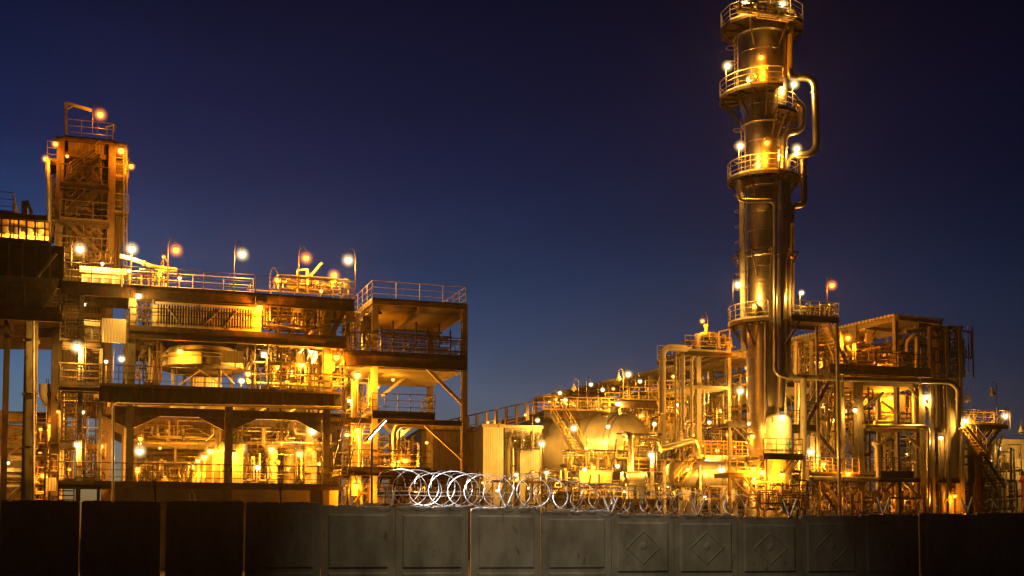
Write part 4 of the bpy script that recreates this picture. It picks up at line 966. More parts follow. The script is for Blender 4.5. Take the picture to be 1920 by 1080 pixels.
ob = thing('yellow_lit_kiosk', 'plain box kiosk lit bright yellow under an orange lamp', 'kiosk', MI.pt(MI.S(1118, 950, -5), -5, 0))
P_(lambda M: M.obox(MI, MI.S(1086, 910, -6), MI.S(1148, 910, -6), -6, -3.5, 0, MI.Z(1090, 884, -6)), 'wall', 'light', ob)
P_(lambda M: M.obox(MI, MI.S(1084, 910, -6), MI.S(1150, 910, -6), -6.1, -3.4, MI.Z(1090, 884, -6), MI.Z(1090, 881, -6)), 'roof', 'grey', ob)
P_(lambda M: M.obox(MI, MI.S(1128, 910, -6), MI.S(1146, 910, -6), -6.05, -6.005, 1.2, MI.Z(1090, 892, -6)), 'door', 'yellow', ob)
pipework('pipes and valves around the swan neck pipe', MI, 1240, 835, 1300, 862, -13.5, -12, 20, .04, .12, ('light', 'alux', 'yellow'), seed=43)
pipework('maze of lit pipes behind the yellow gangway', MI, 1290, 800, 1404, 855, -1.5, 4, 34, .05, .16, ('light', 'alux', 'yellow'), seed=44)
pipework('low pipes and pumps behind the fence below the big drum', MI, 1085, 905, 1240, 955, -8, -5, 30, .05, .15, ('light', 'alux', 'grey'), seed=45)
pipework('low pipes under the horizontal vessel', MI, 1245, 918, 1420, 958, -8, -4, 28, .05, .16, ('light', 'alux', 'grey'), seed=46)
pipework('pipes and valves at the very foot of the tower', Rr, 1410, 900, 1510, 955, -6, -4, 20, .05, .13, ('light', 'alux', 'grey'), seed=47)

framing('steel framing behind the small exchanger and vessel', MI, 1100, 890, 1250, 950, -7.5, -5, 41, 9, 3)
framing('steel framing under the horizontal vessel', MI, 1250, 912, 1410, 955, -15.5, -14.2, 42, 9, 2)
framing('steel framing around the tower foot', Rr, 1405, 860, 1512, 955, -3.2, -2.2, 43, 6, 4)

framing('dark framing and railings right in front of the big drum end', MI, 1150, 815, 1240, 880, -7, -5.2, 44, 6, 3, 'dark', .08)
pipework('thin pipes crossing in front of the big drum', MI, 1060, 845, 1180, 885, -6, -4.5, 16, .05, .12, ('alux', 'light', 'yellow'), seed=48)
# =============================================================== RIGHT PROCESS BLOCK
rb = thing('steel_pipe_structure', 'open steel structure with upper deck, beams and knee braces right of the tower', 'process frame', Rr.pt(Rr.S(1660, 900, 4), 4, 0))
for px, py, w, m in ((1611, 714, .5, 'grey'), (1727, 714, .5, 'grey'), (1765, 640, .3, 'grey'), (1580, 622, .26, 'light'), (1568, 690, .16, 'dark'), (1524, 640, .2, 'light')):
    column(rb, Rr, px, py, .3, w, m)
for px in (1611, 1660, 1727, 1790): column(rb, Rr, px, 714, 8, .4, 'grey')
P_(lambda M: M.obox(Rr, Rr.S(1779, 850, .2), Rr.S(1806, 850, .2), .2, 1.3, 0, Rr.Z(1790, 716, .2)), 'concrete_column', 'conc', rb)
zu, a, b = deck(rb, Rr, 1556, 1746, 689, -1, 7, .12, .42, 'dark', pyx=1640)
railing(rb, Rr, [(a, -.95), (b, -.95), (b, 6.9)], zu, 'dark', gap=1.2)
railing(rb, Rr, [(Rr.S(1590, 680, 5), 5), (Rr.S(1735, 680, 5), 5)], zu, 'light', gap=.8)
P_(lambda M: M.obox(Rr, Rr.S(1618, 705, .2), b - .2, .2, 6.8, zu - 1.15, zu - .6), 'lower_slab', 'slab', rb)
beam(rb, Rr, 1480, 1805, 714, .3, .34, .25, 'grey', pyx=1640)
beam(rb, Rr, 1480, 1805, 714, 7.8, .4, .25, 'grey', pyx=1640)
beam(rb, Rr, 1611, 1805, 803, .3, .4, .25, 'grey', pyx=1640)
beam(rb, Rr, 1611, 1805, 803, 7.8, .4, .25, 'dark', pyx=1640)
beam(rb, Rr, 1600, 1800, 899, .2, .36, .25, 'dark', pyx=1640)
for p, q in (((1656, 736), (1617, 768)), ((1700, 722), (1752, 775)), ((1678, 807), (1641, 842)), ((1692, 807), (1737, 852)), ((1678, 903), (1632, 946)), ((1694, 903), (1738, 948)), ((1800, 815), (1770, 845)), ((1586, 815), (1606, 855))):
    brace(rb, Rr, p, q, .3, .18, 'grey')
zc, a, b = deck(rb, Rr, 1512, 1640, 888, -2.4, .5, .08, .22, 'dark', pyx=1560)
for d in (-2.35, .45): railing(rb, Rr, [(a, d), (b - (1.2 if d < 0 else 0), d)], zc, 'yellow', gap=.5, r=.03, mids=3)
zc2, a, b = deck(rb, Rr, 1644, 1714, 886, -1.5, 1.5, .1, .3, 'dark')
railing(rb, Rr, [(a, 1.4), (a, -1.45), (b, -1.45), (b, 1.4)], zc2, 'dark', gap=.5)
stair(rb, Rr.W(1556, 712, -1.2), Rr.W(1512, 797, -1.2), Rr.v3 * 1.0, 'dark', 'dark')
stair(rb, Rr.W(1525, 800, -.6), Rr.W(1578, 868, -.6), Rr.v3 * 1.0, 'dark', 'grey')
stair(rb, Rr.W(1540, 895, -.8), Rr.W(1588, 965, -.8), Rr.v3 * 1.0, 'grey', 'yellow')
zq, a, b = deck(rb, Rr, 1484, 1530, 799, -1.4, .8, .08, .2, 'dark'); railing(rb, Rr, [(a, -1.35), (b, -1.35)], zq, 'dark', gap=.8)
pipe_run([Rr.W(1470, 895, -2.8), Rr.W(1560, 898, -2.8), Rr.W(1643, 899, -2.8), Rr.W(1647, 895, -2.8), Rr.W(1645, 835, -2.8), Rr.W(1638, 832, -2)], .16, 'brightly lit pipe running right from the tower foot then up', 'light', .5)
pipe_run([Rr.W(1620, 799, -.3), Rr.W(1735, 800, -.3), Rr.W(1740, 806, -.3), Rr.W(1740, 950, -.3)], .15, 'pipe along the middle beam turning down at its right end', 'alux', .4)
pipe_run([Rr.W(1640, 794, .8), Rr.W(1693, 794, .8)], .24, 'short bright silver pipe lying above the middle beam', 'alux', flange=False)
for k, (x, y0, r, lb) in enumerate(((1647, 738, .2, 'silver upright pipe left of the orange lit vessels'), (1716, 738, .28, 'silver upright pipe near the second steel column'), (1500, 720, .13, 'first thin upright pipe behind the tower'), (1493, 640, .13, 'second thin upright pipe close behind the tower'), (1556, 800, .1, 'thin post pipe by the crossing stairs'), (1745, 735, .1, 'thin pipe beside the second steel column'))):
    pipe_run([Rr.W(x, 955, 2), Rr.W(x, y0, 2)], r, lb, 'alux' if k < 2 else 'light', flange=k < 2)
pipe_run([Rr.W(1494, 960, 1), Rr.W(1502, 715, 1), Rr.W(1490, 712, 1)], .2, 'bent pipe dropping beneath the long pipe by the tower', 'alux')
box = thing('orange_lit_tank', 'upright tank lit orange by a lamp between the steel columns', 'tank', Rr.pt(Rr.S(1672, 900, 4), 4, 0))
c = Rr.W(1668, 955, 4.5); c.z = 0; zt_ = Rr.Z(1668, 740, 4.5)
P_(lambda M: M.lathe(c, U, [(.85, 0), (.85, zt_ - .4), (.6, zt_ - .1), (0, zt_)], 28), 'shell', 'light', box)
P_(lambda M: [M.ring(c + U * k, U, .87, .04, 28) for k in (4, 6, 8, 9.5)], 'band', 'grey', box)
P_(lambda M: M.obox(Rr, Rr.S(1686, 850, 3.4), Rr.S(1700, 850, 3.4), 3.4, 5, Rr.Z(1690, 790, 3.4), Rr.Z(1690, 740, 3.4)), 'side_box', 'light', box)
ip = thing('inner_platform', 'inner catwalk with railing around the orange lit tank', 'platform', Rr.pt(Rr.S(1670, 900, 2.5), 2.5, 0))
z, a, b = deck(ip, Rr, 1620, 1722, 789, 2.2, 7, .08, .2, 'dark'); railing(ip, Rr, [(a, 2.25), (b, 2.25)], z, 'light', gap=.8)
column(ip, Rr, 1622, 789, 2.4, .16, 'grey'); column(ip, Rr, 1720, 789, 2.4, .16, 'grey')
pipework('lit pipework and valves on the upper deck by the orange lamp', Rr, 1572, 650, 1700, 688, 0, 5, 34, .04, .12, ('light', 'alux', 'yellow', 'grey'), seed=51)
pipework('silver pipes and valves between the steel columns above the railed deck', Rr, 1650, 815, 1725, 886, 1.8, 6, 30, .06, .2, ('alux', 'light', 'grey'), seed=52)
pipework('pipes behind the crossing stairs', Rr, 1508, 730, 1606, 850, 2, 7, 30, .05, .16, ('light', 'alux', 'grey'), seed=53)
pipework('pipes around the orange lit tank', Rr, 1620, 725, 1722, 795, 3, 7, 18, .05, .16, ('light', 'alux'), seed=54)
pipework('low pipes behind the fence under the yellow railed deck', Rr, 1515, 905, 1640, 962, -1, 5, 26, .05, .15, ('light', 'grey', 'alux'), seed=55)
pipework('low pipes behind the fence right of the pipe turning up', Rr, 1650, 905, 1800, 962, 1, 6, 26, .05, .16, ('grey', 'light', 'alux'), seed=56)
pipework('pipes behind the tower below the side platform', Rr, 1486, 640, 1556, 705, 1, 5, 20, .05, .16, ('light', 'alux', 'grey'), seed=57)
dp = thing('dipped_pipe', 'yellow painted pipe with a dip above the upper deck', 'pipe', Rr.W(1605, 665, 1))
P_(lambda M: M.tube([Rr.W(x, y, 1) for x, y in ((1588, 648), (1597, 662), (1613, 662), (1624, 655), (1670, 648))], .09, 8, .4), 'pipe_body', 'yellow', dp)
# rack tower at the right end
rk = thing('rack_tower', 'tall lattice of posts and pipes at the right end of the structure', 'pipe rack', Rr.pt(Rr.S(1780, 900, 2), 2, 0))
for px, d in ((1748, 0), (1778, 0), (1803, 0), (1755, 3.5), (1800, 3.5)): column(rk, Rr, px, 612, d, .26, 'grey')
for py in (614, 636, 655, 680, 704): beam(rk, Rr, 1748, 1805, py, 0, .16, .14, 'grey', pyx=1775); beam(rk, Rr, 1750, 1805, py, 3.5, .16, .14, 'grey', pyx=1775)
for d in (0.,): brace(rk, Rr, (1750, 636), (1776, 614), d, .1)
pipe_run([Rr.W(1700, 660, .5), Rr.W(1700, 640, .5), Rr.W(1712, 630, .5), Rr.W(1718, 632, .5), Rr.W(1718, 690, .5)], .15, 'bent pipe standing on the right part of the upper deck', 'light')
pipe_run([Rr.W(1698, 622, 1), Rr.W(1805, 614, 1)], .14, 'pipe along the top of the right rack tower', 'grey')
pipe_run([Rr.W(1756, 700, .6), Rr.W(1756, 622, .6), Rr.W(1745, 612, .6), Rr.W(1720, 610, .6)], .2, 'dark arched pipe on the left face of the rack tower', 'dark', .9)
pipework('pipes and hangers packed in the right rack tower', Rr, 1748, 612, 1803, 712, .3, 3.2, 24, .04, .13, ('grey', 'dark', 'light'), seed=58)
pipework('pipes and posts on the right part of the upper deck', Rr, 1685, 622, 1745, 688, 1, 6, 24, .04, .12, ('grey', 'light', 'dark'), seed=59)
# far right bridge
br = thing('yellow_stair_bridge', 'yellow railed bridge with stairs on a dark column at the far right', 'bridge', Rr.pt(Rr.S(1836, 900, 1), 1, 0))
zb_, a, b = deck(br, Rr, 1806, 1891, 796, 0, 1.6, .08, .24, 'dark', pyx=1850)
for d in (.05, 1.55): railing(br, Rr, [(a, d), (b, d)], zb_, 'yellow', gap=.9, r=.032)
for i in range(6):
    x = 1812 + i * 13; P_(lambda M: M.bar(Rr.pt(Rr.S(x, 790), .05, zb_), Rr.pt(Rr.S(x + 11, 790), .05, zb_ + 1.05), .05), 'rail_brace', 'yellow', br)
P_(lambda M: M.obox(Rr, Rr.S(1827, 850, .4), Rr.S(1842, 850, .4), .4, 1.2, 0, zb_ - .3), 'column', 'dark', br)
stair(br, Rr.W(1880, 797, .1), Rr.W(1843, 848, .1), Rr.v3 * 1, 'dark', 'yellow')
stair(br, Rr.W(1812, 800, -.8), Rr.W(1850, 848, -.8), Rr.v3 * .8, 'yellow', 'yellow')
stair(br, Rr.W(1843, 850, 1.6), Rr.W(1885, 915, 1.6), Rr.v3 * 1, 'dark', 'dark')
deck(br, Rr, 1836, 1852, 850, 0, 3, .07, .16, 'dark', joist=1)
P_(lambda M: [M.bar(Rr.W(1812, 800, .1), Rr.W(1828, 828, .5), .08), M.bar(Rr.W(1826, 800, .1), Rr.W(1812, 828, .1), .08)], 'cross_brace', 'yellow', br)
pipework('dim pipes and frames under the yellow bridge', Rr, 1812, 830, 1872, 955, 3, 9, 30, .05, .15, ('grey', 'dark', 'yellow', 'light'), seed=60)
bl = building('corrugated_shed', 'pale corrugated shed at the right edge of the photo', Rr, 1873, 2010, 829, 6, 14, 'light', 'light')
P_(lambda M: [M.obox(Rr, Rr.S(1882, 880, 5.9), Rr.S(1990, 880, 5.9), 5.85, 5.95, 0, Rr.Z(1890, 860, 5.9))] + [M.obox(Rr, Rr.S(1884, 880, 5.9) + i * .36, Rr.S(1884, 880, 5.9) + i * .36 + .18, 5.74, 5.85, 0, Rr.Z(1890, 860, 5.9)) for i in range(14)], 'ribbed_sheet', 'white', bl)
ky = thing('orange_ladder_stand', 'small orange ladder stand in front of the corrugated shed', 'ladder', Rr.pt(Rr.S(1894, 940, 2), 2, 0))
P_(lambda M: [M.bar(Rr.pt(Rr.S(x, 930, d), d, 0), Rr.W(x, 905, d), .07) for x in (1885, 1904) for d in (2, 2.8)], 'post', 'yellow', ky)
P_(lambda M: [M.bar(Rr.W(1884, y, 2), Rr.W(1905, y, 2), .06) for y in (908, 918, 925, 935)], 'rung', 'yellow', ky)
rh = thing('red_hydrant', 'red pipe fitting at the right edge behind the fence', 'hydrant', Rr.pt(Rr.S(1919, 940, 1), 1, 0))
P_(lambda M: M.tube([Rr.pt(Rr.S(1920, 940, 1), 1, 0), Rr.W(1920, 900, 1)], .2, 10), 'standpipe', 'red', rh)
P_(lambda M: [M.tube([Rr.W(1912, 902, 1), Rr.W(1926, 902, 1)], .12, 8), M.ball(Rr.W(1920, 898, 1), .3)], 'outlet', 'red', rh)

framing('steel framing behind the crossing stairs', Rr, 1486, 720, 1606, 880, 1, 4, 51, 8, 7)
framing('steel framing on the upper deck', Rr, 1572, 630, 1745, 688, 1, 5, 52, 9, 3)
framing('steel framing between the two steel columns', Rr, 1622, 810, 1725, 890, 1.8, 6, 53, 6, 5)
framing('steel framing low behind the right part of the fence', Rr, 1520, 905, 1800, 955, 0, 4, 54, 12, 3)
framing('dim steel framing below the yellow bridge', Rr, 1812, 815, 1875, 950, 2.5, 5, 55, 4, 5, 'dark')
# =============================================================== PERIMETER FENCE
jx = [-160, 0, 150, 306, 458, 602, 741, 881, 1015, 1146, 1264, 1383, 1502, 1614, 1724, 1832, 1940, 2046]
top = [938, 938, 939, 939, 941, 948, 949, 951, 957, 964, 966, 969, 966, 964, 963, 961, 960]
gap = {2: .05, 3: .15, 4: .06, 5: .03, 6: .03, 7: .13, 8: .05, 14: .07}
names_ = ['at the left edge of the photo', 'at the left edge of the photo', 'second from the left edge, left of the wide lit slit', 'between the two lit slits', 'right of the narrow lit slit, almost black', 'below the street lamp pole, dim', 'left of the widest gap, under bright wire', 'right of the widest gap, lit brightest', 'last plain one before the diamond panels',
          'first of the row with raised diamond, most clearly lit', 'second in the row with raised diamond', 'third in the row with raised diamond', 'fourth in the row with raised diamond', 'fifth in the row, faint diamond relief', 'sixth in the row, left of a dim slit', 'seventh in the row, very dark', 'darkest one at the right edge']
g = random.Random(7)
for i in range(17):
    if i == 0: continue
    sa_, sb_ = FN.S(jx[i], 1000) + gap.get(i, .02) / 2, FN.S(jx[i + 1], 1000) - gap.get(i + 1, .02) / 2
    zt_ = FN.Z((jx[i] + jx[i + 1]) / 2, top[i])
    dia = i >= 9
    t = thing('concrete_fence_section', ('concrete fence panel with diamond, ' if dia else 'plain recessed concrete fence panel, ') + names_[i], 'fence panel', FN.pt((sa_ + sb_) / 2, 0, 0), 'concrete panels of the perimeter fence')
    # slab with a ragged crest
    M = MB(); n = 34; lean = g.uniform(-.01, .01)
    vs = []; w = sb_ - sa_
    tilt = g.uniform(-.022, .022); chip = g.sample(range(2, n - 1), 3)
    def prof_z(k): return zt_ + g.uniform(-.014, .014) + tilt * (k / n - .5) * 2 - (.05 if k in (0, n) else g.uniform(.02, .05) if k in chip else 0.0)
    fr, bk = [], []
    for k in range(n + 1):
        s = sa_ + w * k / n; z = prof_z(k)
        fr.append((FN.pt(s, 0, -.2), FN.pt(s, lean, z - .03), FN.pt(s, .035 + lean, z)))
        bk.append((FN.pt(s, .13 + lean, z + g.uniform(-.01, .01)), FN.pt(s, .16, z - .03), FN.pt(s, .16, -.2)))
    for k in range(n):
        for a, b in ((0, 1), (1, 2)): M.add([fr[k][a], fr[k + 1][a], fr[k + 1][b], fr[k][b]], [(0, 1, 2, 3)], True)
        M.add([fr[k][2], fr[k + 1][2], bk[k + 1][0], bk[k][0]], [(0, 1, 2, 3)], True)
        for a, b in ((0, 1), (1, 2)): M.add([bk[k][a], bk[k + 1][a], bk[k + 1][b], bk[k][b]], [(0, 1, 2, 3)], True)
    for e in (0, n): M.add(list(fr[e]) + list(bk[e]), [(0, 1, 2, 3, 4, 5)])
    M.build('slab', 'fence', t)
    # raised field plates with bevelled margins
    ox = w * .085
    def field(M, a0, a1, z0, z1, hgt=.05, bev=.07):
        o = [FN.pt(s, .004, z) for s, z in ((a0, z0), (a1, z0), (a1, z1), (a0, z1))]
        q = [FN.pt(s, -hgt, z) for s, z in ((a0 + bev, z0 + bev * .7), (a1 - bev, z0 + bev * .7), (a1 - bev, z1 - bev), (a0 + bev, z1 - bev))]
        M.add(o + q, [(4, 5, 6, 7), (0, 1, 5, 4), (1, 2, 6, 5), (2, 3, 7, 6), (3, 0, 4, 7)])
    zf_ = zt_ - .27; zl_ = FN.Z(jx[i], 1066 if i < 9 else 1073)
    P_(lambda M: field(M, sa_ + ox, sb_ - ox, zl_, zf_), 'raised_field', 'fence', t)
    P_(lambda M: field(M, sa_ + ox, sb_ - ox, zl_ - 1.2, zl_ - .12), 'lower_field', 'fence', t)
    if dia:
        cs, cz = (sa_ + sb_) / 2, (zl_ + zf_) / 2 - .02; hr, vr = w * .29, (zf_ - zl_) * .36
        M = MB()
        for k, (rr, dd) in enumerate(((1, -.04), (.93, -.072))): pass
        o = [FN.pt(cs + x * hr, -.049, cz + y * vr) for x, y in ((0, -1), (1, 0), (0, 1), (-1, 0))]
        q = [FN.pt(cs + x * hr * .9, -.078, cz + y * vr * .9) for x, y in ((0, -1), (1, 0), (0, 1), (-1, 0))]
        q2 = [FN.pt(cs + x * hr * .84, -.053, cz + y * vr * .84) for x, y in ((0, -1), (1, 0), (0, 1), (-1, 0))]
        M.add(o + q + q2, [(k, (k + 1) % 4, 4 + (k + 1) % 4, 4 + k) for k in range(4)] + [(4 + k, 4 + (k + 1) % 4, 8 + (k + 1) % 4, 8 + k) for k in range(4)] + [(8, 9, 10, 11)])
        M.lathe(FN.pt(cs, -.052, cz + .05), -FN.v3, [(.15, 0), (.12, .018), (.07, .03), (0, .034)], 18)
        M.build('diamond_relief', 'fence', t)
# razor wire -------------------------------------------------------------
rw = thing('razor_wire_coil', 'looped razor wire coil running along the top of the fence', 'razor wire', FN.W(960, 950, .1))
def crest(s):
    for i in range(1, 17):
        a, b = FN.S(jx[i], 1000), FN.S(jx[i + 1], 1000)
        if a <= s < b: return FN.Z((jx[i] + jx[i + 1]) / 2, top[i])
    return FN.Z(1000, 955)
def coil(sa_, sb_, pitch, rad_fn, ph, hand, wob, seed):
    g = random.Random(seed); pts = []; n = int((sb_ - sa_) / pitch * 26)
    off = 0; rc = 1
    for k in range(n + 1):
        s = sa_ + (sb_ - sa_) * k / n; a = ph + hand * math.tau * k / 26
        if k % 26 == 0: tgt = g.uniform(-.1, .1); rk = g.uniform(.86, 1.06)
        off += (tgt - off) * .08; rc += (rk - rc) * .08
        r = rad_fn(s) * rc; zc = crest(s) + r + .02
        pts.append(FN.pt(s + wob * r * math.cos(a) + off, .08 + hand * r * .7 * math.cos(a) + .1 * math.sin(a), zc + r * math.sin(a) * (1 + off * .2)))
    return pts
sA_, sB_ = FN.S(728, 900), FN.S(1400, 940)
rf = lambda s: max(.30, .60 - .012 * max(0, s - FN.S(850, 900))) if s < FN.S(1100, 900) else max(.24, .49 - .02 * (s - FN.S(1100, 900)))
P_(lambda M: M.tube(coil(sA_, sB_, .58, rf, 0, 1, 1.1, 1), .0095, 5), 'coil', 'wire', rw)
P_(lambda M: M.tube(coil(sA_ + .3, sB_, .62, rf, 2.2, -1, 1.1, 2), .0095, 5), 'coil', 'wire', rw)
P_(lambda M: M.tube(coil(FN.S(1150, 940), FN.S(1930, 940), .64, lambda s: .2, 1, 1, .9, 3), .008, 5), 'coil', 'wire', rw)
M = MB()
for dz, x0, x1 in ((.50, 700, 960), (.37, 705, 945)):
    M.tube([FN.pt(s, .08, FN.Z(830, 950) + dz + .02 * math.sin(3 * s)) for s in [FN.S(x0, 920) + (FN.S(x1, 920) - FN.S(x0, 920)) * k / 8 for k in range(9)]], .011, 5)
M.build('strand', 'wire', rw)
M = MB(); g = random.Random(4)     # barbs
for c_ in (coil(sA_, sB_, .58, rf, 0, 1, 1.1, 1), coil(sA_ + .3, sB_, .62, rf, 2.2, -1, 1.1, 2)):
    for p in c_[::2]: 
        q = Vector((g.uniform(-1, 1), g.uniform(-1, 1), g.uniform(-1, 1))).normalized() * .035; M.bar(p - q, p + q, .012, .004)
bb = M.build('barb', 'wire', rw); bb['kind'] = 'stuff'
for k, (px, lb) in enumerate(((734, 'leftmost V bracket holding bright wire by the lamp pole'), (951, 'bright V bracket above the widest lit panel'), (1147, 'V bracket above the joint where diamonds begin'), (1311, 'V bracket above the second diamond panel'), (1483, 'V bracket above the fourth diamond panel joint'), (1659, 'dim V bracket above the sixth diamond panel'), (1815, 'dimmest V bracket near the right end'))):
    s = FN.S(px, 955); z = crest(s) - .02
    t = thing('wire_bracket', 'white ' + lb, 'bracket', FN.pt(s, .08, z), 'V brackets carrying the razor wire')
    wd = .16 if k == 0 else .30
    for sg in (-1, 1): P_(lambda M: M.bar(FN.pt(s, .08, z), FN.pt(s + sg * wd, .08 + sg * .06, z + .66), .045, .05), 'arm', 'white', t)
    P_(lambda M: M.obox(FN, s - .08, s + .08, .0, .15, z - .03, z + .035), 'foot', 'wire', t)
# street lamp on the fence
lp = thing('fence_street_lamp', 'thin pole with tilted white luminaire lighting the razor wire', 'street lamp', FN.W(697, 1000, .45))
lp.location.z = 0; ORG[lp.name] = Vector(lp.location)
s = FN.S(697, 900, .45); ztop = FN.Z(697, 812, .45)
P_(lambda M: M.tube([FN.pt(s, .45, 0), FN.pt(s, .45, ztop)], .045, 10), 'pole', 'grey', lp)
a, b = FN.W(684, 827, .45), FN.W(723, 786, .45); ax = (b - a).normalized(); nrm = Vector((ax.z, 0, -ax.x)).normalized()
if nrm.x < 0: nrm = -nrm
nrm = (nrm + FN.v3 * .22).normalized()
P_(lambda M: M.bar(a, b, .34, .07, up=nrm), 'luminaire', 'shade', lp)
P_(lambda M: M.bar(a + ax * .15 + nrm * .045, b - ax * .02 + nrm * .045, .12, .015, up=nrm), 'led_panel', 'L', lp)
P_(lambda M: M.bar(FN.W(697, 816, .45), (a + b) / 2 - nrm * .03, .08), 'arm', 'grey', lp)
P_(lambda M: M.obox(FN, FN.S(682, 945, .2), FN.S(712, 945, .2), .17, .7, FN.Z(697, 948, .2), FN.Z(697, 943, .2)), 'base_plate', 'light', lp)
ld = bpy.data.lights.new('led_light', 'SPOT'); ld.energy = 6200; ld.color = (1, .92, .88); ld.spot_size = R_(70); ld.spot_blend = .8; ld.shadow_soft_size = .12
lo_ = bpy.data.objects.new('led_light', ld); COL.objects.link(lo_); lo_.parent = lp
p = (a + b) / 2 + nrm * .2; lo_.location = p - lp.location
aim = FN.pt(FN.S(905, 940), .5, FN.Z(905, 945)); lo_.rotation_euler = (aim - p).to_track_quat('-Z', 'Y').to_euler()
# small bent wire sticks on the left part of the fence
aw = thing('bent_wire_hoop', 'thin bent wire hoop sticking up from the dark fence at left', 'wire', FN.W(360, 941, .08))
P_(lambda M: M.tube([FN.W(x, y, .08) for x, y in ((355, 942), (356, 925), (360, 919), (364, 926), (366, 942))], .012, 5), 'hoop', 'wire', aw)
for k, (x, y, lb) in enumerate(((291, 897, 'dark stake rising above the fence left of the wire hoop'), (526, 908, 'dark forked stake on the fence below the base deck'))):
    ts = thing('fence_stake', lb, 'stake', FN.W(x, 943, .08)); P_(lambda M: M.bar(FN.W(x, 945, .08), FN.W(x, y, .08), .05), 'stake_post', 'dark', ts); P_(lambda M: M.bar(FN.W(x, 925, .08), FN.W(x - 5, y + 3, .08), .035), 'arm', 'dark', ts)
# =============================================================== LAMPS
LM = {}
HALO = 13.0
def lamp_mesh(kind, size):
    k = (kind, size)
    if k in LM: return LM[k]
    r = (.09, .13, .17)[size - 1]
    M = MB(); M.ball((0, 0, 0), r, 14, 1.0); bulb = M
    S_ = MB(); S_.lathe((0, 0, r * .55), (0, 0, 1), [(r * 1.08, r * .05), (r * 1.0, r * .25), (r * .55, r * .55), (r * .3, r * .6), (0, r * .62)], 14)
    out = []
    B_ = MB(); B_.ball((0, 0, 0), HALO_RAD[size - 1], 18)  # added ball of glowing volume, imitates lens bloom around the bulb
    for nm, mb, m in (('bulb', bulb, kind), ('shade', S_, 'shade'), ('added_glow', B_, 'g%s%d' % (kind, size - 1))):
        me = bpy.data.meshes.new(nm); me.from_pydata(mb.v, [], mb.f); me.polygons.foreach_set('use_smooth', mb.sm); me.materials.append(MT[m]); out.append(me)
    LM[k] = out; return out
COLR = dict(O=(1.0, .265, .006), Y=(1.0, .345, .012), W=(1.0, .47, .06))
HALO_COL = dict(O=(1.15, .27, .012), Y=(1.0, .42, .05), W=(1.0, .68, .26))
HALO_RAD = (.19, .33, .52)  # radii of the added glow, fading outwards like camera bloom
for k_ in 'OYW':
    for i_, R__ in enumerate(HALO_RAD):
        m_ = bpy.data.materials.new('lens_glow_' + dict(O='sodium', Y='amber', W='white')[k_]); m_.use_nodes = True; n_ = m_.node_tree.nodes; l_ = m_.node_tree.links; n_.remove(n_['Principled BSDF'])
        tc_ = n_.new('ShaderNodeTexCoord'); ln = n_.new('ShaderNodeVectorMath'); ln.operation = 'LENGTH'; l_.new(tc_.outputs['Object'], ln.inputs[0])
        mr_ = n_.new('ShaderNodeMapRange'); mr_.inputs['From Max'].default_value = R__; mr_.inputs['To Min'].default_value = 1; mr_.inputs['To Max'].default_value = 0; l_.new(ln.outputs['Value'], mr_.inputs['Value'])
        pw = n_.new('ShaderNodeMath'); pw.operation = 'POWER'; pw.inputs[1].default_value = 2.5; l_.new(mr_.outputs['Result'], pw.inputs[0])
        ml = n_.new('ShaderNodeMath'); ml.operation = 'MULTIPLY'; ml.inputs[1].default_value = HALO * (.34 / R__) ** .6; l_.new(pw.outputs[0], ml.inputs[0])
        e_ = n_.new('ShaderNodeEmission'); e_.inputs['Color'].default_value = (*HALO_COL[k_], 1); l_.new(ml.outputs[0], e_.inputs['Strength'])
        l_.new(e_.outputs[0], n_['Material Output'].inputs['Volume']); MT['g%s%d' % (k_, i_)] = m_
NAME = dict(O='orange', Y='amber', W='white')
PWR = (22, 75, 210)
LIGHT_GAIN = 4.4
def lamp(px, py, pl, d, col, size, where, mount=None, glow_=1.0):
    p = pl.W(px, py, d); r = (.09, .13, .17)[size - 1]
    me = lamp_mesh(col, size)
    if mount is None: mount = 2.2
    if mount == 'h':
        base_ = p + U * .9
    elif mount == 'w': base_ = p + pl.v3 * .6
    else:
        zb_ = pl.Z(px, mount, d) if mount > 10 else p.z - mount
        base_ = Vector((p.x, p.y, zb_)) + pl.v3 * .24
    t = thing('industrial_lamp', NAME[col] + ' lamp ' + where, 'lamp', base_, 'lamps lighting the plant')
    for nm, m in zip(('bulb', 'shade', 'added_glow'), me):
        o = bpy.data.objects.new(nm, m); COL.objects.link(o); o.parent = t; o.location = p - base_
        if nm == 'bulb': pass
    if mount == 'w': P_(lambda M: M.bar(p + U * r * 1.25 - pl.u3 * .17, p + U * r * 1.25 + pl.u3 * .17, .26, .1), 'housing', 'shade', t)
    M = MB()
    if mount == 'h': M.tube([p + U * r * 1.2, base_], .025, 5)
    elif mount == 'w': M.tube([p + U * r * 1.1, p + U * r * 1.1 + pl.v3 * .3, base_ + U * .1], .03, 6)
    elif (px * 7 + py) % 3 and size > 1:      # gooseneck standing beside the lamp
        e = pl.u3 * (.42 if px % 2 else -.42); b_ = base_ - pl.v3 * .24
        M.tube([b_ + e, Vector((b_.x, b_.y, p.z + .35)) + e, p + U * .8 + e * .5, p + U * .4, p + U * r * .6], .03, 6, .25)
    else:
        h = p.z + r * 1.25; M.tube([base_, Vector((base_.x, base_.y, h)), Vector((p.x, p.y, h))], .035, 6, .1)
    M.build('pole' if mount not in ('h', 'w') else 'bracket', 'dark', t)
    l = bpy.data.lights.new('lamp_light', 'POINT'); l.energy = PWR[size - 1] * LIGHT_GAIN * glow_; l.color = COLR[col]; l.shadow_soft_size = .08
    lo = bpy.data.objects.new('lamp_light', l); COL.objects.link(lo); lo.parent = t
    lo.location = p - base_ - U * (r + .12) - pl.v3 * .12
    return t
G_ = MI
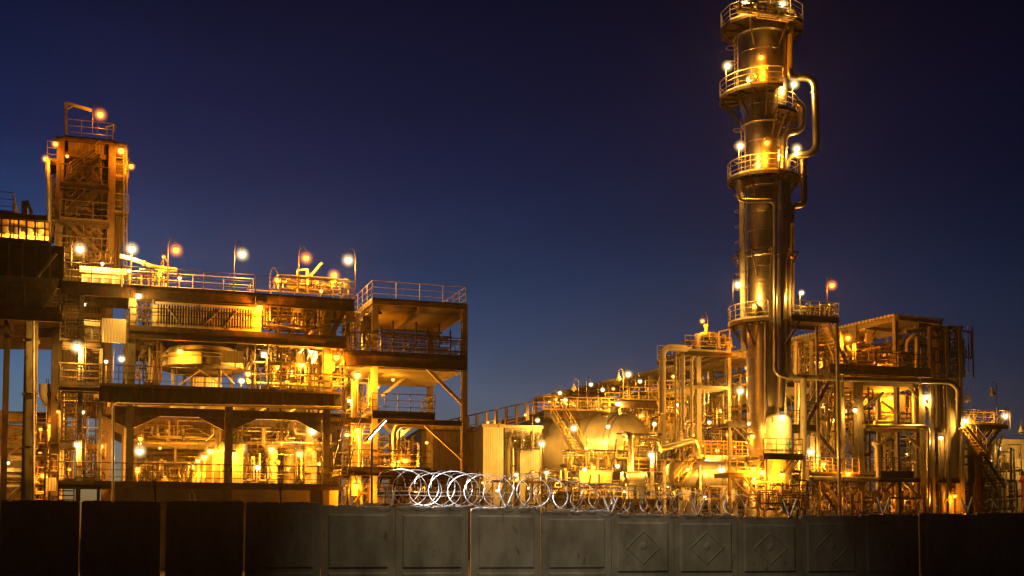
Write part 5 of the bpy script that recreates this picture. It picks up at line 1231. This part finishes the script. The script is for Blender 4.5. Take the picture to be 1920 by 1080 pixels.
LAMPS = [
 (188, 215, F, 5.5, 'O', 3, 'beside the davit on top of the left tower', 252), (104, 270, F, 4.4, 'O', 2, 'at the upper left corner of the left tower', 'w'),
 (86, 298, F, 4.4, 'O', 2, 'furthest left, on the thin pole of the tower', 330), (126, 293, F, 4.6, 'O', 1, 'tucked under the tower top panel', 'w'),
 (227, 283, F, 4.4, 'O', 3, 'at the upper right corner of the left tower', 'w'), (246, 312, F, 4.4, 'O', 2, 'furthest right on the left tower', 'w'),
 (150, 467, F, .6, 'W', 3, 'on a pole above the white walkway cabin', 500), (247, 467, F, .8, 'W', 3, 'above the walkway right of the tower foot', 540),
 (192, 495, F, 1.2, 'W', 1, 'small one on the cabin roof', .3), (242, 508, F, .8, 'W', 1, 'small one at the right end of the cabin', 1.2),
 (307, 482, F, 2, 'O', 1, 'small one left of the tall orange walkway lamp', 545), (330, 469, F, 1, 'O', 3, 'tallest orange one above the top walkway', 545),
 (301, 508, F, 1.6, 'O', 2, 'low on the walkway beneath the tallest orange one', 1.0), (337, 521, F, .9, 'W', 1, 'small one at walkway railing height', 1.0),
 (454, 477, F, .9, 'W', 3, 'on a lone pole at the middle of the top walkway', 550), (260, 555, F, -.6, 'W', 2, 'just under the top walkway by the second column', 'w'),
 (157, 571, F, .6, 'W', 1, 'small one beside the upper stair flight', 'w'), (479, 562, F, .8, 'O', 1, 'small one right of the finned cooler top', 'h'),
 (487, 577, F, -.2, 'O', 3, 'at the right end of the finned cooler', 'w'), (520, 525, F, 2, 'O', 2, 'on the walkway left of the tall amber pole', 1.0),
 (574, 484, F, 1.5, 'O', 3, 'on a bright pole near the right of the walkway', 548), (626, 517, F, 1.8, 'O', 3, 'near the right end of the walkway railing', 555),
 (653, 488, F, 1, 'W', 3, 'on the pole at the right end of the walkway', 560), (602, 546, F, 2, 'Y', 1, 'low behind the walkway toe board', .4),
 (582, 567, F, 2.4, 'O', 1, 'shaded one hanging under the right of the walkway', 'h'), (555, 605, F, 2, 'O', 1, 'shaded one among pipes above the second deck', 'h'),
 (145, 651, F, -.3, 'W', 3, 'on the stair tower beside the cladding screen', 722), (228, 673, F, 1.2, 'W', 2, 'below the cladding screen', 722), (199, 678, F, 2, 'W', 1, 'tiny one below the cladding screen', 1.2),
 (337, 659, F, .4, 'Y', 2, 'in front of the round drum tank', 'h'), (495, 664, F, 1.4, 'W', 2, 'right of the round drum tank', 722), (586, 658, F, 2.2, 'W', 3, 'over the louvre stack', 'h'),
 (631, 670, F, -.25, 'O', 3, 'on a pole below the upper stairs', 730), (565, 683, F, 1.2, 'Y', 3, 'glowing at the middle of the girder deck', 728), (545, 698, F, 1, 'Y', 2, 'low on the girder deck left of the glowing one', 728),
 (465, 701, F, 1, 'Y', 2, 'upper of a pair at the left of the girder deck pipework', 724), (453, 714, F, .8, 'W', 2, 'lower of a pair at the left of the girder deck pipework', 724),
 (670, 704, F, -.2, 'Y', 3, 'on the brightest pole of the platform wing', 776), (737, 712, F, 3, 'Y', 1, 'shaded one under the second deck of the wing', 'h'), (708, 726, F, 2, 'Y', 1, 'small one beside the front wing column', 'w'),
 (655, 751, F, 1, 'W', 1, 'small one at the girder end', 'w'), (670, 807, F, -.2, 'O', 3, 'on the wing pole below the balcony', 880), (651, 815, F, 1.4, 'Y', 2, 'next to the ladder stair in the wing', 1.5),
 (707, 805, F, 2, 'W', 1, 'under the balcony of the wing', 'h'), (754, 808, F, 4, 'Y', 1, 'shaded one at the back under the wing balcony', 'h'),
 (586, 808, F, 3, 'W', 3, 'under the girder beside the right portal column', 'h'), (451, 841, F, 3, 'W', 3, 'right of the central portal column', 'h'), (509, 843, F, 5, 'Y', 3, 'on top of the slim lit vessel', 'h'), (562, 851, F, 4.5, 'Y', 3, 'in front of the thick lit vessels', 'h'),
 (483, 876, F, 4, 'W', 2, 'low in the right bay of the ground storey', 905), (395, 846, F, 5.5, 'Y', 3, 'nearest and largest along the pump house roof', 'w'), (383, 857, F, 9, 'Y', 3, 'second along the pump house roof', 'w'), (371, 864, F, 12, 'Y', 2, 'third along the pump house roof', 'w'),
 (360, 875, F, 17, 'Y', 2, 'fourth along the pump house roof', 'w'), (350, 882, F, 22, 'Y', 2, 'fifth along the pump house roof', 'w'), (338, 885, F, 26, 'Y', 2, 'farthest along the pump house roof', 'w'),
 (409, 846, F, 2.6, 'Y', 1, 'hanging before the near end of the pump house', 'h'), (437, 851, F, 2.2, 'Y', 2, 'tight against the central portal column', 'w'), (263, 823, F, 3, 'O', 2, 'top of three stacked beside the left portal column', 'h'), (262, 832, F, 5, 'Y', 1, 'middle of three stacked beside the left portal column', 'h'),
 (262, 846, F, 2, 'W', 3, 'lowest and brightest of three by the left portal column', 905), (258, 882, F, 2, 'O', 2, 'low on the base deck by the left portal column', 905),
 (145, 834, F, -.15, 'W', 2, 'on the white lit post of the stair tower', 900), (189, 837, F, 1.4, 'O', 2, 'on the orange post beside the stair tower', 905), (155, 773, F, 1.2, 'W', 1, 'tiny one on the stair tower under girder level', 'w'),
 (109, 772, F, 3.8, 'O', 1, 'highest of the group left of the stair tower', 800), (95, 799, F, 4.6, 'O', 2, 'on the bent downpipe at left', 'w'), (76, 805, F, 5, 'O', 1, 'right next to the thick left column', 850), (75, 850, F, 5, 'O', 1, 'at mid height right of the thick left column', 900), (81, 892, F, 4, 'O', 2, 'low between left column and stack', 935), (98, 891, F, 5.4, 'O', 1, 'low at the foot of the slim stack', 935),
 (15, 868, F, 8.4, 'W', 1, 'tiny one in the low rack at the left edge', 'w'), (30, 440, F, 2.6, 'O', 2, 'inside the hopper house canopy, left one', 'h'), (72, 440, F, 2.6, 'O', 2, 'inside the hopper house canopy, right one', 'h'),
 (760, 864, F, 2.2, 'O', 3, 'on the lower deck of the platform wing', 880), (747, 866, F, 2.6, 'Y', 1, 'small one left of the lower wing deck lamp', 880), (735, 870, F, 2.8, 'O', 1, 'smallest one on the lower wing deck', 880),
 (668, 911, F, -.2, 'O', 3, 'lowest, on a bright pole under the wing', 950), (780, 908, F, 2, 'Y', 1, 'behind the razor wire under the wing', 940), (528, 833, F, 6, 'Y', 1, 'small one on the tall central vessel', 'h'), (444, 870, F, 12, 'Y', 1, 'tiny one deep in the right bay, left', 'h'), (474, 858, F, 11, 'Y', 1, 'tiny one deep in the right bay, right', 'h'), (800, 830, F, 6, 'Y', 1, 'small one behind the wing braces', 'h'),
 (300, 840, F, 9, 'O', 1, 'hanging at the back of the left bay, left', 'h'), (335, 812, F, 12, 'Y', 1, 'above the inner catwalk', 'h'), (310, 895, F, 8, 'O', 1, 'low among the pumps of the left bay', 'h'), (497, 812, F, 9, 'Y', 1, 'high at the back of the right bay', 'h'), (540, 880, F, 5, 'O', 1, 'low among the vessels of the right bay', 'h'), (598, 870, F, 3, 'Y', 1, 'low beside the right portal column', 'h'),
 (520, 690, F, 2.4, 'Y', 1, 'small one among the girder deck framing', 'h'), (610, 700, F, 2, 'Y', 2, 'beside the pale arched duct', 'h'), (510, 600, F, 3, 'O', 1, 'small one between pipes under the walkway', 'h'), (700, 930, F, 3, 'O', 1, 'low under the wing right of the bright pole', 'h'), (840, 925, F, 4, 'Y', 1, 'low under the wing behind the bright wire', 'h'), (130, 880, F, 3, 'O', 1, 'low inside the stair tower', 'h'),
 (690, 636, F, 5, 'O', 2, 'added between roof slab and second deck to brighten the soffit', 'h'), (830, 590, F, 5.5, 'O', 1, 'shaded one added under the wing roof slab to light it', 'h'),  # both lamps added to light the soffit of the wing roof
 # middle
 (1262, 706, GA, -.9, 'Y', 2, 'under the gallery eave left of the elbow pipe', 'h'), (1150, 729, GA, -.9, 'Y', 2, 'added under the gallery eave at its middle to light the fascia', 'h'), (1030, 753, GA, -.9, 'Y', 2, 'added under the far gallery eave to light the fascia', 'h'), (985, 778, GA, -.8, 'Y', 2, 'added under the low gallery roof to brighten it, right one', 'h'), (915, 792, GA, -.8, 'Y', 2, 'added under the low gallery roof to brighten it, left one', 'h'), (1400, 690, GA, 1.5, 'O', 2, 'inside the gallery left of the tower', 'h'),  # middle, far and low-roof lamps are added to light the gallery fascia
 (1050, 737, G_, 5, 'W', 2, 'highest at the left end of the drum walkway', 775), (1042, 749, G_, 3, 'O', 2, 'at the left end of the drum walkway railing', 775), (1060, 750, G_, 2, 'W', 2, 'right of the orange one on the drum walkway', 775), (1108, 721, G_, 6, 'W', 2, 'on a pole above the middle of the drum walkway', 775), (1130, 731, G_, 4, 'W', 2, 'right of the middle pole over the drum walkway', 775),
 (1178, 702, G_, 6, 'W', 3, 'highest over the right of the drum walkway', 760), (1200, 715, G_, 4, 'W', 2, 'right below the highest drum walkway one', 760), (1241, 732, G_, 2, 'W', 2, 'by the yellow stairs at the elbow pipe', 790), (1159, 757, G_, .4, 'W', 3, 'brightest on the front of the drum walkway', 'w'), (1008, 788, G_, -1.2, 'W', 2, 'above the corner of the grey building', 830),
 (1076, 803, G_, -3, 'W', 3, 'above the stairs in front of the drum', 870), (1016, 832, G_, -4, 'W', 3, 'lighting the white door from its bracket', 905), (1269, 759, G_, 1, 'W', 2, 'on the pale pole right of the yellow ladder tower', 850), (1227, 795, G_, -4.5, 'W', 2, 'before the drum domed end', 830), (1330, 792, G_, 0, 'W', 2, 'on a post left of the valve platform', 850), (1221, 853, G_, -9.3, 'W', 3, 'on the red banded pole', 2.0),
 (1158, 874, G_, -8, 'W', 2, 'before the lower right of the drum', 910), (1096, 880, G_, -8, 'W', 2, 'left of the yellow lit kiosk', 940), (1114, 876, G_, -6.6, 'O', 2, 'over the yellow lit kiosk', .5), (1060, 880, G_, -7, 'O', 1, 'left of the stairs foot near the fence', 930), (1025, 886, G_, -8, 'W', 2, 'behind the wire loops below the drum', 940), (1000, 885, G_, -8, 'O', 1, 'small one behind the wire below the white door', 940),
 (968, 890, G_, -8, 'W', 2, 'behind the wire before the pale building', 945), (1353, 881, G_, -16, 'W', 3, 'before the shiny horizontal vessel', 930), (1388, 733, Rr, 1.5, 'W', 3, 'on a pole by the gallery floor left of the main tower', 790), (1365, 815, Rr, 0, 'O', 2, 'under the valve platform', 'h'), (1395, 645, Rr, 1.5, 'O', 2, 'between pipe stand and main tower', 'w'),
 (1317, 602, Rr, 3, 'O', 2, 'on the tall pole over the pipe stand', 655), (1298, 700, Rr, 6, 'Y', 1, 'inside the pipe stand', 'h'), (1400, 830, Rr, 1, 'Y', 1, 'small one left of tower over the yellow gangway', 'h'), (1345, 845, G_, -10.8, 'Y', 2, 'within the maze behind the yellow gangway', 'h'), (1290, 880, G_, -15.5, 'Y', 2, 'above the horizontal vessel left end', 'h'), (1200, 780, G_, 3.6, 'Y', 2, 'over the drum under the walkway', 'h'), (1270, 830, G_, 1, 'Y', 2, 'behind the swan neck pipe', 'h'),
 (905, 905, MI, -6, 'Y', 1, 'low behind the brightest wire, first from the wing', 'h'), (932, 920, MI, -8, 'W', 1, 'low behind the brightest wire by the pale building', 'h'), (990, 915, MI, -7, 'W', 1, 'low behind the wire under the white door', 'h'), (1045, 905, MI, -7, 'Y', 1, 'low behind the wire left of the kiosk', 'h'), (1072, 918, MI, -7, 'O', 1, 'low beside the kiosk wall', 'h'), (1170, 922, MI, -9, 'W', 1, 'below the small silver exchanger', 'h'),
 (1208, 935, MI, -7, 'Y', 1, 'low right of the small silver exchanger', 'h'), (1252, 912, MI, -8, 'W', 1, 'low at the foot of the dark diagonal stairs', 'h'), (1285, 925, MI, -15.5, 'Y', 1, 'under the horizontal vessel left half', 'h'), (1322, 932, MI, -15.5, 'W', 1, 'under the horizontal vessel middle', 'h'), (1372, 928, MI, -15.5, 'Y', 1, 'under the horizontal vessel right half', 'h'), (1400, 908, Rr, -3, 'O', 2, 'under the low left gangway of the tower', 'h'),
 (1300, 812, MI, 2, 'W', 1, 'small white one above the swan neck pipe', 'h'), (1318, 835, MI, -10, 'Y', 1, 'small one above the yellow gangway left end', 'h'), (1378, 838, MI, -10, 'O', 1, 'small one above the yellow gangway right end', 'h'), (1285, 795, MI, 3, 'W', 1, 'small white one below the gallery right of the ladder tower', 'h'), (1205, 835, MI, -5, 'Y', 2, 'beside the upright silver elbow', 'h'), (1140, 800, MI, -4.5, 'W', 2, 'added before the drum middle to brighten it', 'h'), (1100, 840, MI, -6.5, 'Y', 2, 'added before the drum beside the stairs to brighten it', 'h'),  # the two lamps before the drum are added to brighten its jacket
 (1352, 770, Rr, 4, 'Y', 2, 'below the gallery floor at the pipe stand', 'h'), (1258, 770, MI, 6, 'Y', 1, 'behind the yellow ladder tower', 'h'), (1540, 760, Rr, 4, 'O', 2, 'behind the upper crossing stair', 'h'), (1530, 680, Rr, 3, 'Y', 2, 'below the side platform', 'h'), (1585, 770, Rr, 4, 'Y', 1, 'small one between stairs and first steel column', 'h'), (1545, 870, Rr, -1, 'Y', 2, 'over the yellow railed deck', 'h'), (1685, 925, Rr, 2, 'O', 2, 'low below the railed deck', 'h'),
 # tower
 (1427, 108, Rr, -3.7, 'O', 3, 'upper one on the tower front', 'w'), (1364, 124, Rr, -2.4, 'W', 3, 'on the left rail of the second tower platform', 170), (1489, 158, Rr, -2.6, 'W', 3, 'inside the square pipe loop', 205), (1438, 268, Rr, -3.5, 'O', 3, 'lower one on the tower front', 'w'), (1388, 274, Rr, -2.8, 'W', 3, 'on the left of the third tower platform', 322), (1494, 279, Rr, -2.6, 'W', 3, 'on the right of the third tower platform', 322),
 (1384, 534, Rr, -2.8, 'W', 3, 'on the left of the fourth tower platform', 598), (1503, 549, Rr, -3.2, 'W', 2, 'on the side platform close to the tower', 598), (1560, 535, Rr, -1.5, 'O', 3, 'on the pole of the side platform', 600), (1397, 3, Rr, -3, 'W', 3, 'at the top edge above the first tower platform', 40), (1467, 8, Rr, -3.4, 'W', 3, 'right one above the top tower platform', 40),
 (1466, 782, Rr, -5.4, 'W', 3, 'shining on the white vessel at the tower foot', 'w'), (1413, 879, Rr, -5.2, 'O', 3, 'left of a pair on the tower foot', 'w'), (1430, 886, Rr, -5.2, 'Y', 3, 'right of a pair on the tower foot', 'w'), (1404, 795, Rr, -2.8, 'W', 1, 'small one at the tower edge on the valve platform', 'w'), (1411, 818, Rr, -4.6, 'Y', 2, 'small one on the tower below the valve platform', 'w'), (1466, 890, Rr, -5.6, 'Y', 2, 'at the start of the bright low pipe', 'w'),
 # right
 (1520, 847, Rr, -1.4, 'W', 3, 'on the crossing stairs landing', 886), (1590, 888, Rr, -2.6, 'O', 3, 'above the bright low pipe on the yellow railed deck', .4), (1590, 634, Rr, -.2, 'O', 3, 'brightest on the bright pole of the upper deck', 690), (1623, 638, GA, 2, 'O', 1, 'shaded one under the gallery roof near end', 'h'), (1539, 656, GA, 2, 'O', 1, 'shaded one further along under the gallery roof', 'h'), (1655, 736, Rr, 3, 'O', 3, 'over the orange lit tank', 'h'), (1670, 745, Rr, 2.6, 'Y', 2, 'next to the orange lit tank', 'h'),
 (1603, 769, Rr, -.3, 'W', 2, 'on the first steel column', 'w'), (1737, 744, Rr, 0, 'W', 3, 'on the second steel column', 'w'), (1764, 821, Rr, -.2, 'W', 2, 'beside the wide concrete column', 'w'), (1811, 789, Rr, -.4, 'W', 3, 'at the left end of the yellow bridge', 1.0), (1885, 780, Rr, .3, 'W', 3, 'at the right end of the yellow bridge', 1.0), (1690, 700, Rr, 3, 'O', 1, 'shaded one below the upper deck', 'h'), (1640, 675, Rr, 2.5, 'O', 2, 'among the pipework on the upper deck', .6), (1560, 790, Rr, 3, 'Y', 2, 'behind the crossing stairs', 'h'),
 (1876, 840, Rr, 4.6, 'W', 2, 'on the corner of the corrugated shed', 1.5), (1945, 838, Rr, 3, 'W', 3, 'beyond the right edge, shining on the corrugated shed', 2.2), (1560, 930, Rr, 1, 'O', 2, 'low behind the fence beneath the yellow railed deck', 'h'), (1700, 850, Rr, 3.4, 'W', 1, 'small one among silver pipes over the railed deck', 'h'), (1790, 930, Rr, -.6, 'O', 2, 'low on the wide concrete column', 'w'), (1850, 860, Rr, 4, 'W', 1, 'small one under the yellow bridge', 'h'),
]
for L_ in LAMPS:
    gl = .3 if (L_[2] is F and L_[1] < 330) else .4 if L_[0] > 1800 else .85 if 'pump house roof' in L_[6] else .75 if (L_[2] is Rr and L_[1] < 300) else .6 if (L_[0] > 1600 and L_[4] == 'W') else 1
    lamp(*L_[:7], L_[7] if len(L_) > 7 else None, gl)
# unlit bell lamps against the sky
for px, py, lb in ((1860, 735, 'dark bell lamp on a curved pole above the yellow bridge'), (1812, 747, 'dark bell lamp on a curved pole at the rack tower'), (1915, 806, 'dark bell lamp on a curved pole at the right edge'), (1160, 708, 'unlit bell lamp below the gallery eave right of centre'), (1076, 727, 'unlit bell lamp below the gallery eave left of centre')):
    pl = Rr if px > 1300 else MI; d = 1.2 if px > 1300 else 6.5
    p = pl.W(px, py, d); t = thing('unlit_bell_lamp', lb, 'lamp', Vector((p.x, p.y, p.z - 2.5)) + pl.u3 * .4)
    P_(lambda M: M.lathe(p, U, [(.26, -.2), (.22, -.05), (.1, .2), (.06, .34), (0, .36)], 12), 'shade', 'light', t)
    P_(lambda M: M.ball(p - U * .2, .13, 10), 'bulb', 'light', t)
    P_(lambda M: M.tube([p + U * .3, p + U * .65, p + U * .8 + pl.u3 * .2, p + U * .65 + pl.u3 * .4, p - U * 2.5 + pl.u3 * .4], .03, 6, .2), 'pole', 'grey', t)
# =============================================================== GROUND, SKY, LIGHT
M = MB(); M.add([(-1500, -40, 0), (1500, -40, 0), (1500, 3000, 0), (-1500, 3000, 0)], [(0, 1, 2, 3)])
gr = M.build('ground', 'asphalt'); struct(gr)
w = bpy.data.worlds.new('World'); scene.world = w; w.use_nodes = True
nt = w.node_tree; N, L = nt.nodes, nt.links
sky = N.new('ShaderNodeTexSky'); sky.sky_type = 'NISHITA'; sky.sun_disc = False
sky.sun_elevation = R_(SUN_EL); sky.sun_rotation = R_(SUN_ROT); sky.air_density = 1.0; sky.dust_density = .6; sky.ozone_density = 3.0
bg = N['Background']; tcw = N.new('ShaderNodeTexCoord'); sx = N.new('ShaderNodeSeparateXYZ'); L.new(tcw.outputs['Generated'], sx.inputs[0])
rp = N.new('ShaderNodeValToRGB'); e = rp.color_ramp.elements
for p_, c_ in ((.05, (2.3, 1.8, 1.15)), (.115, (1.9, 1.5, .98)), (.15, (1.35, 1.25, .88)), (.21, (.62, .85, .68)), (.30, (.42, .40, .42)), (.42, (.24, .19, .20)), (.7, (.16, .13, .14))):
    q_ = e.new(p_); q_.color = (c_[0] * .66, c_[1] * .84, c_[2] * 1.12, 1)
e.remove(e[0]); e.remove(e[-1])
a0 = N.new('ShaderNodeMapRange'); a0.inputs['From Min'].default_value = -.45; a0.inputs['From Max'].default_value = .45; a0.inputs['To Max'].default_value = 1
L.new(sx.outputs['X'], a0.inputs['Value']); az = N.new('ShaderNodeValToRGB'); e2 = az.color_ramp.elements
for p_, c_ in ((.06, (1.5, 1.9, 1.9)), (.25, (1.35, 1.35, 1.35)), (.5, (1., 1., 1.)), (.68, (.74, .70, .75)), (.95, (.42, .38, .44))):
    q_ = e2.new(p_); q_.color = (*c_, 1)
e2.remove(e2[0]); e2.remove(e2[-1]); L.new(a0.outputs['Result'], az.inputs['Fac'])
L.new(sx.outputs['Z'], rp.inputs['Fac'])
m1 = N.new('ShaderNodeMixRGB'); m1.blend_type = 'MULTIPLY'; m1.inputs['Fac'].default_value = 1
L.new(sky.outputs['Color'], m1.inputs['Color1']); L.new(rp.outputs['Color'], m1.inputs['Color2'])
m2 = N.new('ShaderNodeMixRGB'); m2.blend_type = 'MULTIPLY'; m2.inputs['Fac'].default_value = 1
L.new(m1.outputs['Color'], m2.inputs['Color1']); L.new(az.outputs['Color'], m2.inputs['Color2'])
nz = N.new('ShaderNodeTexNoise'); nz.inputs['Scale'].default_value = 3.2; nz.inputs['Detail'].default_value = 5; mpw = N.new('ShaderNodeMapping'); mpw.inputs['Scale'].default_value = (1, 1, 3.5); mpw.inputs['Rotation'].default_value = (0, .25, 0)
L.new(tcw.outputs['Generated'], mpw.inputs['Vector']); L.new(mpw.outputs['Vector'], nz.inputs['Vector'])
cl = N.new('ShaderNodeValToRGB'); cl.color_ramp.elements[0].position = .35; cl.color_ramp.elements[0].color = (.84, .86, .86, 1); cl.color_ramp.elements[1].position = .7; cl.color_ramp.elements[1].color = (1.16, 1.1, 1.06, 1); L.new(nz.outputs['Fac'], cl.inputs['Fac'])
m3 = N.new('ShaderNodeMixRGB'); m3.blend_type = 'MULTIPLY'; m3.inputs['Fac'].default_value = 1; L.new(m2.outputs['Color'], m3.inputs['Color1']); L.new(cl.outputs['Color'], m3.inputs['Color2'])
L.new(m3.outputs['Color'], bg.inputs['Color']); bg.inputs['Strength'].default_value = SKY_STR
# street flood on the near side of the road, above the view, a light with no lamp body
sl = bpy.data.lights.new('bodiless_street_flood', 'SPOT'); sl.energy = 4300; sl.color = (1.0, .79, .44); sl.spot_size = R_(62); sl.spot_blend = 1.0; sl.shadow_soft_size = .25
so = bpy.data.objects.new('bodiless_street_flood', sl); COL.objects.link(so); so.location = (1.6, 31, 17)
aim = FN.W(1060, 1015); so.rotation_euler = (aim - so.location).to_track_quat('-Z', 'Y').to_euler()
scene.render.engine = 'CYCLES'
scene.cycles.use_denoising = True
scene.cycles.max_bounces = 6; scene.cycles.diffuse_bounces = 3; scene.cycles.glossy_bounces = 3
scene.cycles.sample_clamp_indirect = 4
scene.view_settings.view_transform = 'Standard'; scene.view_settings.look = 'None'
scene.view_settings.exposure = EXPOSURE; scene.view_settings.gamma = 1

if HAZE:
    M = MB(); M.hexa([(x, y, z) for z in (-1.5, 60) for x, y in ((-120, -20), (120, -20), (120, 320), (-120, 320))])
    hm = bpy.data.materials.new('night_haze'); hm.use_nodes = True; n_ = hm.node_tree.nodes
    n_.remove(n_['Principled BSDF']); pv = n_.new('ShaderNodeVolumePrincipled'); pv.inputs['Density'].default_value = HAZE; pv.inputs['Color'].default_value = (.9, .88, .9, 1); pv.inputs['Anisotropy'].default_value = .8
    hm.node_tree.links.new(pv.outputs[0], n_['Material Output'].inputs['Volume'])
    hz = M.build('haze', hm); hz['kind'] = 'stuff'
    scene.cycles.volume_bounces = 0
